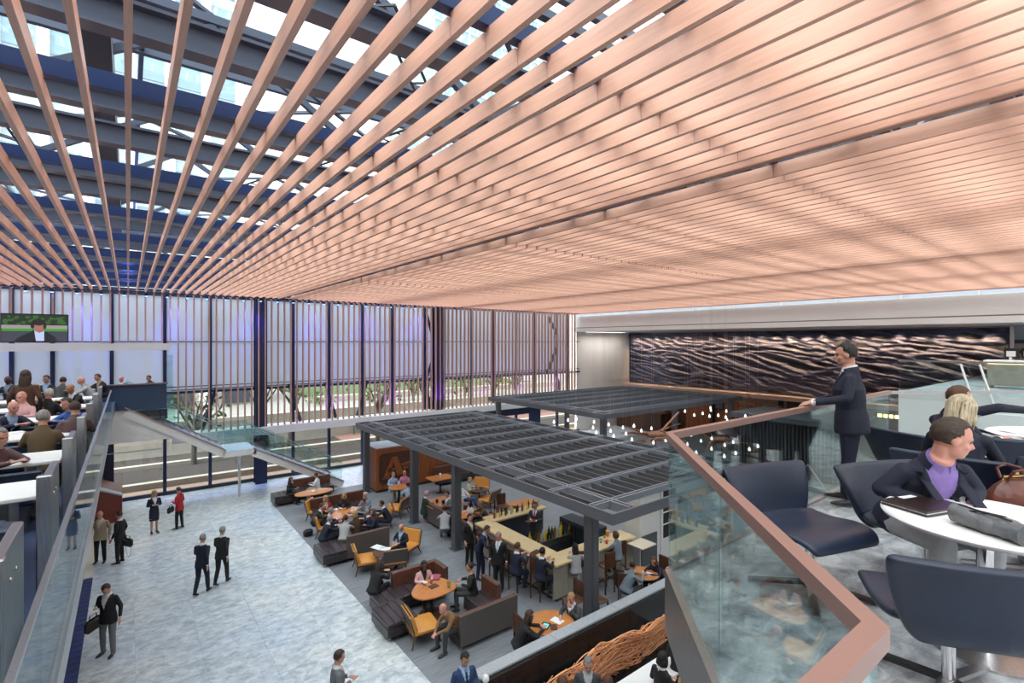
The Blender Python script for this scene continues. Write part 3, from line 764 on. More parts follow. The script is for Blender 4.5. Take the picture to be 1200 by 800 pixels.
# ------------------------------------------------------------ right balcony
ZU = CAMZ-1.72
bal = empty('balcony', (0, 0, 0)); bal['kind'] = 'structure'
c1 = (1.42, .41); c2 = (3.2, 2.22); c3 = (8.35, 2.25); c4 = (11.6, -.3)
poly = [(-2.5, .41), c1, c2, c3, c4, (21.5, -.3), (21.5, -8), (-2.5, -8)]
MB().prism(poly, ZU-.42, ZU-.021).build('slab', mat('slab_soffit', (.3, .3, .3), .8), bal)
MB().prism(poly, ZU-.02, ZU).build('floor_finish', M_marble2, bal)
def edge(p, q, name='slab_edge', m=None, w=.05, z0=-.44, z1=.02, off=-.02):
    d = Vector((q[0]-p[0], q[1]-p[1], 0)).normalized(); n = Vector((-d.y, d.x, 0))
    v = []
    for (px, py) in (p, q):
        for (s, z) in ((off, z0), (off+w, z0), (off+w, z1), (off, z1)): v.append((px+n.x*s, py+n.y*s, ZU+z))
    return MB().add(v, [(0, 1, 2, 3), (7, 6, 5, 4), (0, 4, 5, 1), (1, 5, 6, 2), (2, 6, 7, 3), (3, 7, 4, 0)])
P0 = (-2.5, .41)
for p, q in ((P0, c1), (c1, c2), (c2, c3), (c3, c4)):
    edge(p, q).build('slab_edge', M_chrome, bal)
rl = thing('balcony_guardrail', 'frameless glass balcony guardrail with square bronze cap around the near balcony', 'railing')
def guard(p, q, n, cap=True):
    P, Q = Vector((*p, 0)), Vector((*q, 0)); d = (Q-P)
    for k in range(n):
        a = P+d*(k/n); b = P+d*((k+1)/n); e = d.normalized()*.006
        a = a+e; b = b-e; nn = Vector((-d.y, d.x, 0)).normalized()*.007
        v = [(*(a-nn).xy, ZU-.25), (*(b-nn).xy, ZU-.25), (*(b-nn).xy, ZU+1.0), (*(a-nn).xy, ZU+1.0), (*(a+nn).xy, ZU-.25), (*(b+nn).xy, ZU-.25), (*(b+nn).xy, ZU+1.0), (*(a+nn).xy, ZU+1.0)]
        MB().add(v, [(0, 1, 2, 3), (7, 6, 5, 4), (0, 4, 5, 1), (1, 5, 6, 2), (2, 6, 7, 3), (3, 7, 4, 0)]).build('glass_pane', G_rail if cap else G_raillight, rl)
def caprail(pts, m=M_rail, w=.052, h=.052):
    """one mitred piece per straight run"""
    Q = [Vector((*p, 0)) for p in pts]; D = [(Q[i+1]-Q[i]).normalized() for i in range(len(Q)-1)]
    off = []
    for i, q in enumerate(Q):
        a = D[max(i-1, 0)]; b = D[min(i, len(D)-1)]; na, nb = Vector((-a.y, a.x, 0)), Vector((-b.y, b.x, 0)); mm = (na+nb).normalized()
        off.append(mm*(w/2/mm.dot(na)))
    z0, z1 = ZU+1.015-h/2, ZU+1.015+h/2
    for i in range(len(Q)-1):
        g = MB(); v = []
        for z in (z0, z1):
            for q, o in ((Q[i], off[i]), (Q[i+1], off[i+1])):
                for s in (-1, 1): p = q+o*s; v.append((p.x, p.y, z))
        g.add(v, [(0, 1, 3, 2), (4, 6, 7, 5), (0, 2, 6, 4), (1, 5, 7, 3), (0, 4, 5, 1), (2, 3, 7, 6)]); g.build('cap_rail', m, rl)
guard(P0, c1, 2); guard(c1, c2, 2); guard(c2, c3, 3); guard(c3, c4, 2)
caprail([P0, c1, c2, c3]); caprail([c3, c4], M_chrome, .05, .04)

# far platform on the right, its white face, desk and steps
pf = empty('platform', (0, 0, 0)); pf['kind'] = 'structure'
MB().box(21.5, 35.5, -9, 5.5, ZU-.3, ZU-.02).build('slab', M_white, pf)
MB().box(21.5, 35.5, -9, 5.5, ZU-.02, ZU).build('floor_finish', M_marble, pf)
MB().box(21.4, 21.5, -9, 5.5, 2.6, ZU+.02).build('white_face', M_white, pf)
MB().box(21.5, 35.5, 5.4, 5.5, 2.6, ZU).build('white_face', M_offwhite, pf)
for k in range(5): MB().box(21.42, 21.44, 5.5-(k+1)*2.2, 5.48-k*2.2, ZU, ZU+1.03).build('glass_pane', G_rail, pf)
MB().box(21.39, 21.47, -6, 5.5, ZU+1.03, ZU+1.08).build('cap_rail', M_chrome, pf)
for k in range(9):
    MB().box(19.9-k*.30, 20.2-k*.30, -1.2, 2.6, ZU-.18*(k+2), ZU-.18*(k+2)+.06).build('step', M_white, pf)
MB().box(17.2, 17.3, -1.2, 2.7, 2.5, ZU-.1).build('white_partition', M_white, pf)
dk = thing('reception_desk', 'white stone desk with a glowing underside edge on the far right platform', 'desk', (25.6, 3.5, ZU), 0)
MB().cbox((0, -.9, 1.0), (.9, 2.6, .06), .01).build('desk_top', M_white, dk)
MB().box(-.36, -.30, -2.1, .3, .1, .96).build('front_panel', M_stone, dk)
MB().box(-.3, .3, .2, .3, 0, .96).build('end_panel', M_stone, dk)
MB().box(-.38, -.37, -2.1, .3, .90, .95).build('light_strip', emis('warm_strip', (1, .66, .36), 3), dk)
for i in range(3):
    mo = thing('monitor', 'black monitor with a white back standing '+['at the left', 'in the middle', 'at the right'][i]+' on the far white desk', 'monitor', (25.6, 3.2-i*.45, ZU+1.03), math.radians(60))
    ms = MB().cbox((0, 0, .28), (.5, .03, .34), .01).build('screen', M_rubber, mo); MB().cbox((0, .03, .24), (.3, .03, .2), .01).build('back_cover', M_white, ms)
    MB().cbox((0, .05, .06), (.06, .06, .14), .01).build('stand', M_white, mo); MB().cbox((0, .05, .008), (.22, .18, .016), .004).build('foot', M_white, mo)
sh = thing('stair_handrail', 'pair of sloping white handrails in front of the far white desk', 'railing', (20.6, 3.3, 0))
for s in (0, -.45):
    MB().tube([(0, s, ZU-.6), (.5, s+.5, ZU+1.0)], .03, 8).build('handrail', M_white, sh)
# windows and frames beyond the mural on the far right
wf = empty('window_2'); wf['kind'] = 'structure'
for y in (4.4, 2.9, 1.3, -.3, -2): MB().box(35.3, 35.5, y-.08, y+.08, ZU, 8.1).build('mullion', M_chrome, wf)
for z in (6.7, 7.2): MB().box(35.35, 35.5, -3, 4.5, z, z+.18).build('transom', M_steeldark, wf)
for y in (4.4, 2.9, 1.3): MB().box(35.4, 35.42, y-1.4, y-.08, 7.4, 8.1).build('pane', M_frost, wf)

# ------------------------------------------------------------ under the rear pergola: back room
br = empty('wall_rear_bar', (0, 0, 0)); br['kind'] = 'structure'
for i in range(22):
    MB().box(35.2, 35.3, 28.4-(i+1)*1.1+.01, 28.4-i*1.1-.01, 0, 3.3).build('wall_panel', M_orangewood if i in (1, 2, 3, 5, 6, 7, 8, 13, 14, 18) else mat('beige_curtain', (.30, .24, .17), .9) if i in (9, 10, 11, 15, 16) else M_darkwood, br)
for y in (24.5, 20.5, 15.5): MB().box(34.9, 35.2, y-.12, y+.12, 0, 3.4).build('pilaster', M_black, br)
MB().box(33.5, 35.2, 24, 28.5, 0, 1.5).build('back_counter', M_darkwood, br)
for y, lbl in ((22.3, 'left'), (20.0, 'right')):
    pc = thing('framed_picture', 'small blue grey framed picture, the '+lbl+' one on the orange back wall', 'picture', (35.15, y, 2.6))
    MB().box(-.06, 0, -.35, .35, -.4, .4).build('frame', M_black, pc); MB().box(-.07, -.06, -.29, .29, -.34, .34).build('print', mat('picture_blue', (.14, .2, .22), .5), pc)
gs = thing('bar_sign', 'small glowing yellow sign on the dark wall behind the railing', 'sign', (34.6, 9.2, 3.0))
MB().box(-.05, 0, -.8, .8, -.16, .16).build('board', M_rubber, gs)
g = MB()
for i in range(5): g.box(-.07, -.05, -.62+i*.27, -.44+i*.27, -.08, .1)
g.build('lettering', emis('sign_yellow', (1, .62, .12), 4), gs)
# dark louvred enclosure
lv = thing('louvred_enclosure', 'dark box of close vertical louvres with a flat steel lid, behind the railing', 'screen', (28, 0, 0))
MB().box(-.6, 3.5, 9.0, 15.0, 3.0, 3.25).build('lid', M_char, lv)
MB().box(.2, .25, 9.2, 14.8, .1, 3.0).build('backing', M_black, lv)
lm = MB().box(0, .12, -.035, .035, .1, 3.0).mesh('louvre'); lm.materials.append(mat('louvre_grey', (.10, .095, .09), .5))
for i in range(30): put('louvre', lm, lv, (0, 9.3+i*.19, 0))
ab = thing('metal_a_frame', 'thin pale metal trestle frame in front of the louvred box', 'frame', (25.4, 10.0, 0))
for s in (-1, 1): MB().tube([(0, s*1.1, 0), (0, 0, 1.5)], .03, 6).build('leg', M_chrome, ab)
MB().tube([(0, .7, .5), (0, -.7, .5)], .02, 6).build('crossbar', M_chrome, ab)

# pendant bulbs
bulbs = [(647, 494), (663, 492), (677, 490), (694, 494), (711, 497), (679, 496), (697, 500), (716, 504), (700, 506), (720, 510), (731, 500), (745, 498), (736, 507), (751, 504), (742, 514), (765, 501),
         (765, 518), (781, 515), (804, 481), (812, 486), (822, 484), (833, 480), (831, 487), (834, 477), (842, 486), (852, 481), (852, 488), (852, 492), (872, 487), (810, 509), (821, 516), (805, 520), (818, 529), (834, 513), (848, 521), (834, 525), (848, 534), (861, 517), (877, 526), (863, 530), (889, 522)]
for i, (px, py) in enumerate(bulbs):
    z = 3.4 if py < 500 else 2.9 if py < 515 else 2.5
    if ('pend', z) not in KIDS:
        pb = thing('pendant_bulb', 'x', 'lamp'); KIDS['pend', z] = pb
        MB().lathe([(.0, -.10), (.035, -.095), (.055, -.06), (.05, -.01), (.025, .05), (.02, .07), (0, .08)], 10).build('globe', emis('pendant_glow', (1, .95, .86), .8), pb)
        MB().box(-.0017, .0017, -.0017, .0017, .07, ZS+.1-z).build('wire', M_chrome, pb)
    x, y = at(px, py, z); x = min(x, 27.9); x = min(cols, key=lambda c_: abs(c_-x))
    again(KIDS['pend', z], (x, y, z), 0, 'small white drop shaped bulb hanging on a wire from the slatted ceiling', 'pendant bulbs around the rear pergola')
# driftwood sculptures
def driftwood(loc, s, label, seed, flat=.25):
    rnd = random.Random(seed); g = MB()
    for i in range(12):
        p = Vector((rnd.uniform(-.4, .4), rnd.uniform(-.2, .2), rnd.uniform(-.15, .15)))*s; pts = [p]
        d = Vector((rnd.choice((-1, 1))*rnd.uniform(.7, 1), rnd.uniform(-.3, .3), rnd.uniform(-flat, flat)*.5))
        for k in range(5): d = (d+Vector((rnd.uniform(-.25, .25), rnd.uniform(-.3, .3), rnd.uniform(-flat, flat)*.8))).normalized(); pts.append(pts[-1]+d*.28*s)
        g.tube(pts, .075*s, 7, .015*s)
    g.ell((0, 0, 0), .45*s, .25*s, .16*s, 14, 8)
    d = thing('driftwood_sculpture', label, 'sculpture', loc, math.radians(-38))
    g.build('branches', M_drift, d, smooth=True)
    MB().tube([(0, 0, -loc[2]+.03), (0, 0, 0)], .03, 6).build('stand', M_black, d); MB().lathe([(.3, 0), (.3, .03), (0, .03)], 14, c=(0, 0, -loc[2])).build('foot', M_black, d)
x, y = at(768, 509, 2.0); driftwood((x, y, 2.0), 1.3, 'copper brown driftwood sculpture just left of the guardrail corner', 3)
x, y = at(892, 478, 2.9); driftwood((x, y, 2.9), 1.3, 'orange lit driftwood sculpture on the far back wall', 5)
x, y = at(846, 515, 1.7); driftwood((x, y, 1.7), 1.0, 'dark driftwood sculpture seen through the guardrail glass', 9, .8)
tag(MB().tube([(*at(775, 505, 2.6), 2.6), (*at(795, 483, 3.4), 3.4)], .06, 6).build('bare_branch', M_drift), 'slender bare copper branch rising beside the guardrail corner', 'branch')

# ------------------------------------------------------------ parapet, copper sculpture, counter
pp = empty('parapet', (0, 0, 0)); pp['kind'] = 'structure'
MB().box(5.2, 15, 7.72, 7.92, 0, .98).build('wall_core', M_granite, pp)
for k in range(5): MB().box(5.2+k*1.96, 7.15+k*1.96, 7.68, 7.96, .98, 1.02).build('coping', M_stonecap, pp)
for k in range(7): MB().box(5.2+k*1.4, 6.59+k*1.4, 7.6, 7.72, .0, .97).build('granite_panel', M_granite, pp)
cs = thing('copper_wave_sculpture', 'woven wave sculpture of many wavy copper rods in front of the black parapet', 'sculpture', (0, 6.9, 0))
rnd = random.Random(11)
for j in range(48):
    pts = []; u0 = rnd.uniform(0, .5); L = rnd.uniform(3.5, 5.0)
    z = .14+.0195*j; ph = rnd.uniform(0, 6)
    a = 5.6+rnd.uniform(0, .9)+(.3 if j > 34 else 0); b_ = 10.15+rnd.uniform(-.5, .25)
    n = 60
    for i in range(n):
        x = a+(b_-a)*i/(n-1)
        pts.append((x, .22-.3*(z-.2)+.05*math.sin(x*3+ph), z+.05*math.sin(x*6.5+ph)+.07*math.sin(x*1.9+j*.13)+.03*math.sin(x*(4+j%5)+j)))
    MB().tube(pts, .0115, 5).build('wavy_rod', M_copper, cs, smooth=True)
g = MB()
for i in range(150):
    x = 5.8+i*.029; z0 = .15+rnd.uniform(0, .15); z1 = .95+rnd.uniform(-.15, .1)
    g.tube([(x, .24, z0), (x+.12*math.sin(i), .14, (z0+z1)/2), (x+.18, 0, z1)], .009, 4)
g.build('cross_rods', M_copper, cs, kind='stuff')
MB().box(5.4, 10.6, -.25, .5, 0, .12).build('black_base', M_granite, cs)
rc = thing('white_counter', 'white reception counter at the bottom edge beside the copper sculpture', 'counter', (0, 0, 0))
MB().cbox((8.7, 5.85, .93), (3.6, .55, .05), .01).build('counter_top', M_white, rc)
MB().box(7.0, 10.4, 5.7, 6.0, 0, .9).build('counter_body', M_steeldark, rc)
tag(MB().ell((0, 0, 0), .07, .07, .075, 14, 10).tube([(0, 0, -.1), (0, 0, -1.0)], .05, 10).build('lamp_finial', M_white, None, (*at(569, 795, 1.1), 1.1), 0, True), 'small white ball topped post beside the blue suited man', 'post')
# ------------------------------------------------------------ balcony chairs and tables
def shell_mesh(name, prof, width, wing=0, th=.035):
    """prof: list of (y, z, halfwidth factor, forward wrap)"""
    n = 12; v = []; f = []
    for (y, z, k, w) in prof:
        for i in range(n+1):
            u = -1+2*i/n; v.append((u*width/2*k, y+w*abs(u)**2.2, z))
    for a in range(len(prof)-1):
        for i in range(n): q = a*(n+1)+i; f.append((q, q+1, q+n+2, q+n+1))
    me = bpy.data.meshes.new(name); me.from_pydata(v, [], f); me.materials.append(M_navyleather)
    me.polygons.foreach_set('use_smooth', [True]*len(f))
    return me
seat_me = shell_mesh('seat', [(.27, .385, .80, 0), (.265, .415, .88, 0), (.21, .445, .96, 0), (.10, .444, 1.0, .0), (.0, .425, 1, 0), (-.12, .418, .98, .01), (-.22, .43, .94, .03), (-.27, .455, .9, .05)], .68)
back_me = shell_mesh('backrest', [(-.20, .365, .55, .0), (-.235, .385, .66, .01), (-.275, .43, .78, .03), (-.31, .52, .88, .05), (-.345, .62, .97, .06), (-.375, .71, 1.04, .05), (-.395, .765, 1.07, .045), (-.41, .79, 1.06, .04)], .74)
def lounge_seat(label, x, y, rz, group='navy leather chairs on the balcony'):
    t = thing('swivel_chair', label, 'chair', (x, y, ZU), rz, group)
    for nm, me in (('seat', seat_me), ('backrest', back_me)):
        o = put(nm, me, t)
        s = o.modifiers.new('thickness', 'SOLIDIFY'); s.thickness = .045; s.offset = -1 if nm == 'seat' else 0
        b_ = o.modifiers.new('soft', 'SUBSURF'); b_.levels = 2; b_.render_levels = 2
    co = MB().tube([(0, .02, .06), (0, .02, .40)], .028, 12).build('column', M_chrome2, t, smooth=True)
    MB().cbox((0, .0, .395), (.22, .3, .03), .008).build('seat_plate', M_black, t)
    for k in range(4):
        a = PI/4+k*PI/2
        MB().bar((0, .02, .075), (math.cos(a)*.38, .02+math.sin(a)*.38, .02), .05, .022).build('foot', M_black if k % 2 else M_chrome, co)
    return t
def camdir(dr, df):
    """rotation that turns local +Y to camera-space direction (right, forward)"""
    x, y = cw(dr, df); return math.atan2(y, x)-PI/2
x, y = cw(2.03, 3.42); lounge_seat('navy leather swivel chair in front of the guardrail, left of the round table', x, y, camdir(.33, -.94))
x, y = cw(2.12, 2.40); lounge_seat('large navy leather swivel chair nearest the camera, its back turned', x, y, camdir(.30, .95))
x, y = cw(2.88, 3.47); lounge_seat('navy leather swivel chair under the man in the purple shirt', x, y, camdir(.25, -.97))
x, y = cw(4.35, 5.3); lounge_seat('navy leather swivel chair behind the seated man, by the glass railing', x, y, camdir(.9, .15))
x, y = cw(5.1, 5.0); lounge_seat('empty navy leather swivel chair beside the far dark table base', x, y, camdir(.3, .9))
x, y = cw(3.85, 4.3); lounge_seat('navy leather swivel chair the blond woman sits on', x, y, camdir(.75, .6))
x, y = cw(4.4, 5.25); 
x, y = cw(3.80, 3.62); lounge_seat('navy leather swivel chair holding the brown handbag', x, y, camdir(-.95, -.1))
x, y = cw(2.66, 2.79)
ct = thing('cafe_table', 'round white cafe table with the brown folder and grey bag on it', 'table', (x, y, ZU))
MB().lathe([(0, .685), (.44, .685), (.465, .695), (.475, .71), (.475, .715), (.465, .725), (0, .725)], 64).build('table_top', M_white, ct, smooth=True)
MB().tube([(0, 0, .02), (0, 0, .69)], .035, 20).build('column', M_chrome2, ct, smooth=True)
MB().lathe([(.0, 0), (.27, 0), (.27, .012), (.06, .03), (.0, .03)], 40).build('foot_plate', M_chrome, ct, smooth=True)
x2, y2 = cw(5.85, 5.2)
ct = thing('cafe_table', 'round white cafe table with papers, behind the blond woman at the right edge', 'table', (x2, y2, ZU))
MB().lathe([(0, .685), (.64, .685), (.66, .70), (.66, .715), (.65, .725), (0, .725)], 64).build('table_top', M_white, ct, smooth=True)
MB().lathe([(.0, 0), (.24, 0), (.24, .03), (.09, .06), (.08, .6), (.14, .69), (0, .69)], 24).build('pedestal', M_darkwood, ct, smooth=True)
for i, (dx, dy, a) in enumerate(((-.45, .0, .2), (-.3, .22, .9), (-.5, -.2, .5))):
    ca, sa = cw(dx, dy)
    tag(MB().cbox((0, 0, .003), (.21, .3, .004), .001).build('paper', M_paper, None, (x2+ca, y2+sa, ZU+.727+.005*i), a), ['white sheet of paper nearest the blond woman\'s hand', 'white sheet of paper at the back of the right edge table', 'white sheet of paper at the front of the right edge table'][i], 'paper')
# folder
x, y = cw(2.47, 2.98)
fo = thing('leather_folder', 'closed dark brown leather folder lying on the round white table', 'folder', (x, y, ZU+.726), camdir(-.32, .95))
MB().cbox((0, 0, .006), (.36, .26, .010), .003).build('lower_cover', mat('dark_folder_leather', (.025, .014, .012), .28), fo)
MB().cbox((0, 0, .015), (.345, .25, .008), .002).build('pages', M_paper, fo)
MB().cbox((0, .002, .024), (.36, .26, .010), .003).build('upper_cover', MATS['dark_folder_leather'], fo)
MB().cbox((.02, .105, .030), (.12, .035, .002), .0005).build('paper_tab', M_paper, fo)
# grey bag
x, y = cw(2.47, 2.57)
gb = thing('grey_pouch_bag', 'rolled grey quilted bag with a strap on the round white table', 'bag', (x, y, ZU+.727), camdir(-.12, 1))
g = MB(); pr = []
for i in range(15):
    t_ = i/14; w = .062*(1-.25*abs(2*t_-1)**3); pr.append(((.012*math.sin(t_*5), -.17+.34*t_, .05+.004*math.sin(t_*9)), w+.006*math.sin(i*2.2), .050+.004*math.cos(i*1.7)))
g.loft(pr, 18); g.build('body', mat('grey_quilted_fabric', (.16, .17, .18), .45, nscale=9, namt=.2, bump=.3, bscale=30), gb, smooth=True)
MB().tube([(.02, -.2, .05), (.05, -.27, .03), (.12, -.25, .012), (.11, -.05, .012), (.09, .15, .012)], .012, 8).build('strap', mat('brown_strap', (.09, .04, .025), .4), gb, smooth=True)
MB().tube([(-.02, -.12, .107), (-.02, .14, .107)], .004, 6).build('zip', M_rubber, gb)
MB().tube([(.055, -.13, .06), (.03, -.05, .10), (-.02, .04, .104), (-.05, .12, .07)], .006, 6).build('fold_seam', M_rubber, gb, smooth=True)
# handbag on the chair
x, y = cw(3.68, 3.62)
hb = thing('brown_handbag', 'gathered reddish brown leather handbag with a gold clasp frame', 'bag', (x, y, ZU+.462), camdir(.1, -1))
M_hb = mat('cognac_leather', (.15, .035, .018), .38, nscale=14, namt=.25, bump=.35, bscale=22)
g = MB(); n = 40; rg = []; hb.scale = (1.12,)*3
v = []; prof = [(.0, .13, .06), (.02, .17, .085), (.08, .20, .10), (.14, .19, .095), (.19, .15, .06), (.225, .10, .03)]
for z, a, b_ in prof:
    for j in range(n):
        w = 2*PI*j/n; k = 1+.045*math.sin(j*PI/2)*(.3+z*3); v.append((math.cos(w)*a*k, math.sin(w)*b_*k, z))
f = [(i*n+j, i*n+(j+1) % n, (i+1)*n+(j+1) % n, (i+1)*n+j) for i in range(len(prof)-1) for j in range(n)]+[tuple(reversed(range(n))), tuple(range(5*n, 6*n))]
g.add(v, f); g.build('body', M_hb, hb, smooth=True)
M_gold = mat('gold_metal', (.6, .42, .18), .25, 1)
cf = MB().tube([(-.1, 0, .225), (-.1, 0, .245), (.1, 0, .245), (.1, 0, .225)], .009, 8).build('clasp_frame', M_gold, hb, smooth=True)
MB().ell((.0, .0, .262), .014, .012, .014).build('clasp', M_gold, cf, smooth=True)
for s in (-1, 1): MB().tube([(-.09, s*.02, .23), (-.085, s*.05, .29), (0, s*.07, .31), (.085, s*.05, .29), (.09, s*.02, .23)], .009, 8).build('handle', M_hb, hb, smooth=True)

# ------------------------------------------------------------ lounge furniture prototypes
oc = thing('orange_chair', 'x', 'chair')
MB().cbox((0, .04, .38), (.62, .62, .13), .035).build('seat', M_orange, oc, smooth=True)
Mb = T(0, -.27, .60) @ Matrix.Rotation(math.radians(14), 4, 'X')
ob = MB().cbox((0, .02, .02), (.62, .09, .50), .03, Mb).build('backrest', M_orange, oc, smooth=True)
MB().cbox((0, -.035, -.02), (.63, .03, .60), .01, Mb).build('back_shell', M_back, ob)
MB().cbox((0, .02, .30), (.6, .6, .03), .008).build('seat_frame', M_darkwood, oc)
for sx in (-1, 1):
    for sy in (-1, 1): MB().loft([((sx*.25, .02+sy*.24, .30), .024, .024), ((sx*.31, .02+sy*.33, 0), .013, .013)], 8).build('leg', M_darkwood, oc)
oc.scale = (1.2, 1.12, .92)
bs = thing('bar_stool', 'x', 'stool')
MB().cbox((0, 0, .76), (.40, .40, .07), .02).build('seat', M_brown, bs, smooth=True)
MB().cbox((0, -.20, 1.0), (.38, .035, .42), .012).build('backrest', M_darkwood, bs)
for sx in (-1, 1):
    for sy in (-1, 1): MB().bar((sx*.17, sy*.18, 0), (sx*.17, sy*.18, 1.2 if sy < 0 else .74), .035).build('leg', M_darkwood, bs)
MB().bar((-.17, .18, .28), (.17, .18, .28), .025).build('footrest', M_chrome, bs)
for sx in (-1, 1): MB().bar((sx*.17, -.18, .35), (sx*.17, .18, .35), .022).build('stretcher', M_darkwood, bs)
dc = thing('dining_chair', 'x', 'chair')
MB().cbox((0, 0, .45), (.44, .44, .06), .02).build('seat', M_brown, dc, smooth=True)
MB().cbox((0, -.21, .70), (.42, .035, .42), .012).build('backrest', M_darkwood, dc)
for sx in (-1, 1):
    for sy in (-1, 1): MB().bar((sx*.19, sy*.2, 0), (sx*.19, sy*.2, .9 if sy < 0 else .43), .035).build('leg', M_darkwood, dc)

def place(proto, px, py, deg, label, z=0, group=None, zs=0):
    x, y = at(px, py, z); return again(proto, (x, y, zs), face(deg), label, group)
G1 = 'orange lounge chairs'
for px, py, d, l in ((372, 603, 90, 'orange chair behind another at the left of the crowded round table'), (384, 622, 85, 'orange chair nearest the marble at the crowded round table'),
                     (428, 662, 65, 'empty orange chair left of the paper strewn little table, back turned'), (462, 662, 340, 'empty orange chair in front of the reading man, back toward camera'),
                     (476, 645, 205, 'orange chair the reading bald man sits on'), (466, 600, 285, 'orange chair under the man in navy right of the crowd'),
                     (448, 612, 250, 'orange chair tucked in at the right end of the big bench'), (493, 741, 60, 'empty orange chair at the corner of the triangular table, nearest the marble'),
                     (573, 590, 300, 'empty orange chair under the pergola facing left'), (563, 577, 190, 'orange chair at the small dark table under the pergola')):
    place(oc, px, py, d, l, .15, G1)
G2 = 'wooden bar stools'
for px, py, d, l in ((556, 652, 55, 'bar stool beside the standing man in black'), (606, 690, 42, 'bar stool under the brown haired man in navy'), (632, 700, 42, 'bar stool under the black haired man in navy'),
                     (583, 675, 45, 'bar stool hung with the dark coat'), (680, 690, 0, 'bar stool behind the long haired woman'), (710, 692, 330, 'empty bar stool right of the corner post'),
                     (724, 676, 345, 'bar stool under the curly haired woman'), (590, 615, 150, 'bar stool on the far side of the bar')):
    place(bs, px, py, d, l, 0, G2)
G3 = 'brown wooden dining chairs'
for px, py, d, l in ((586, 610, 95, 'dining chair at the square table under the pergola, seen from the left'), (608, 618, 20, 'dining chair behind the far bar strip'),
                     (616, 762, 60, 'dining chair under the woman at the round tablet table'), (672, 722, 235, 'dining chair under the man in grey by the pergola post'),
                     (700, 722, 60, 'empty dining chair beside the near pergola post'), (734, 706, 20, 'dining chair hung with a black coat by the parapet'), (775, 690, 230, 'dining chair under the woman in navy by the parapet'), (552, 618, 30, 'dining chair in front of the dark haired woman in the booth')):
    place(dc, px, py, d, l, 0, G3)

# benches
def bench(label, x, y, rz, L, D=.75, backs=(), arm=None):
    """local: length along x from 0 to L, depth along y from 0 to D; backs: list of (x0,x1,side y 0/1 or 'l'/'r')"""
    t = thing('lounge_bench', label, 'bench', (x, y, 0), rz)
    n = max(2, int(round(L/.22)))
    for i in range(n): MB().cbox((L*(i+.5)/n, D/2, .39), (L/n-.006, D, .12), .02).build('seat_channel', M_dark, t)
    MB().cbox((L/2, D/2, .22), (L, D, .22), .01).build('base', M_dark, t)
    MB().box(.15, L-.15, .12, D-.12, .05, .19).build('plinth', M_black, t)
    for sx in (.1, L-.1):
        for sy in (.1, D-.1): MB().tube([(sx, sy, 0), (sx, sy, .19)], .02, 8).build('foot', M_chrome, t)
    for (a, b_, c, d) in backs:
        xx0, xx1 = min(a, b_), max(a, b_); yy0, yy1 = min(c, d), max(c, d)
        horizontal = (xx1-xx0) > (yy1-yy0)
        if horizontal:
            inner = yy1 if yy0 <= 0.01 else yy0
            out = (yy0-.012, yy0+.03) if yy0 <= .01 else (yy1-.03, yy1+.012)
            inn = (yy0+.03, yy1) if yy0 <= .01 else (yy0, yy1-.03)
            MB().box(xx0, xx1, *out, .12, .84).build('back_shell', M_back, t); MB().cbox(((xx0+xx1)/2, sum(inn)/2, .64), (xx1-xx0, inn[1]-inn[0], .42), .02).build('backrest', M_brown, t)
        else:
            out = (xx0-.012, xx0+.03) if xx0 <= .01 else (xx1-.03, xx1+.012)
            inn = (xx0+.03, xx1) if xx0 <= .01 else (xx0, xx1-.03)
            MB().box(*out, yy0, yy1, .12, .84).build('back_shell', M_back, t); MB().cbox((sum(inn)/2, (yy0+yy1)/2, .64), (inn[1]-inn[0], yy1-yy0, .42), .02).build('backrest', M_brown, t)
    return t
bench('square dark ottoman at the far left end of the lounge carpet', 5.1, 23.65, 0, .95, .85)
bench('dark bench behind the oval table at the far left of the lounge', 6.1, 24.0, 0, 1.7, .7, backs=((0, 1.7, .57, .7),))
bench('long dark bench with a grey back in front of the crowded round table', 4.95, 16.3, 0, 2.25, 1.1, backs=((.78, 2.25, 0, .13),))
bench('brown backed bench on the far side of the crowded round table', 5.9, 20.5, 0, 2.2, .7, backs=((0, 2.2, .57, .7),))
bench('dark channelled arm of the U shaped seat, toward the marble', 4.95, 11.3, 0, .8, 1.02)
bench('brown backed far side of the U shaped seat behind the triangular table', 5.2, 12.34, 0, 2.05, .75, backs=((.62, 2.05, .62, .75), (1.92, 2.05, .05, .62)))
bench('L shaped bench with a grey outer back nearest the camera in the lounge', 6.16, 9.95, 0, 1.7, .7, backs=((0, 1.7, 0, .13),))
bench('right hand wing of the L shaped bench with a brown inner back', 7.16, 10.66, 0, .7, .75, backs=((.57, .7, 0, .75),))
bench('long dark booth bench with grey back just inside the pergola posts', 10.25, 14.3, PI/2, 3.9, .75, backs=((0, 3.9, .62, .75),))
bench('dark wall bench along the timber kiosk wall', 12.4, 22.0, 0, 3.6, .7, backs=((0, 3.6, .57, .7),))
# coat over the booth back
tag(MB().cbox((0, 0, 0), (.12, .35, .75), .05).build('draped_coat', M_rubber, None, (9.42, 16.0, .55), 0, True), 'black coat hanging over the grey back of the booth bench', 'coat')

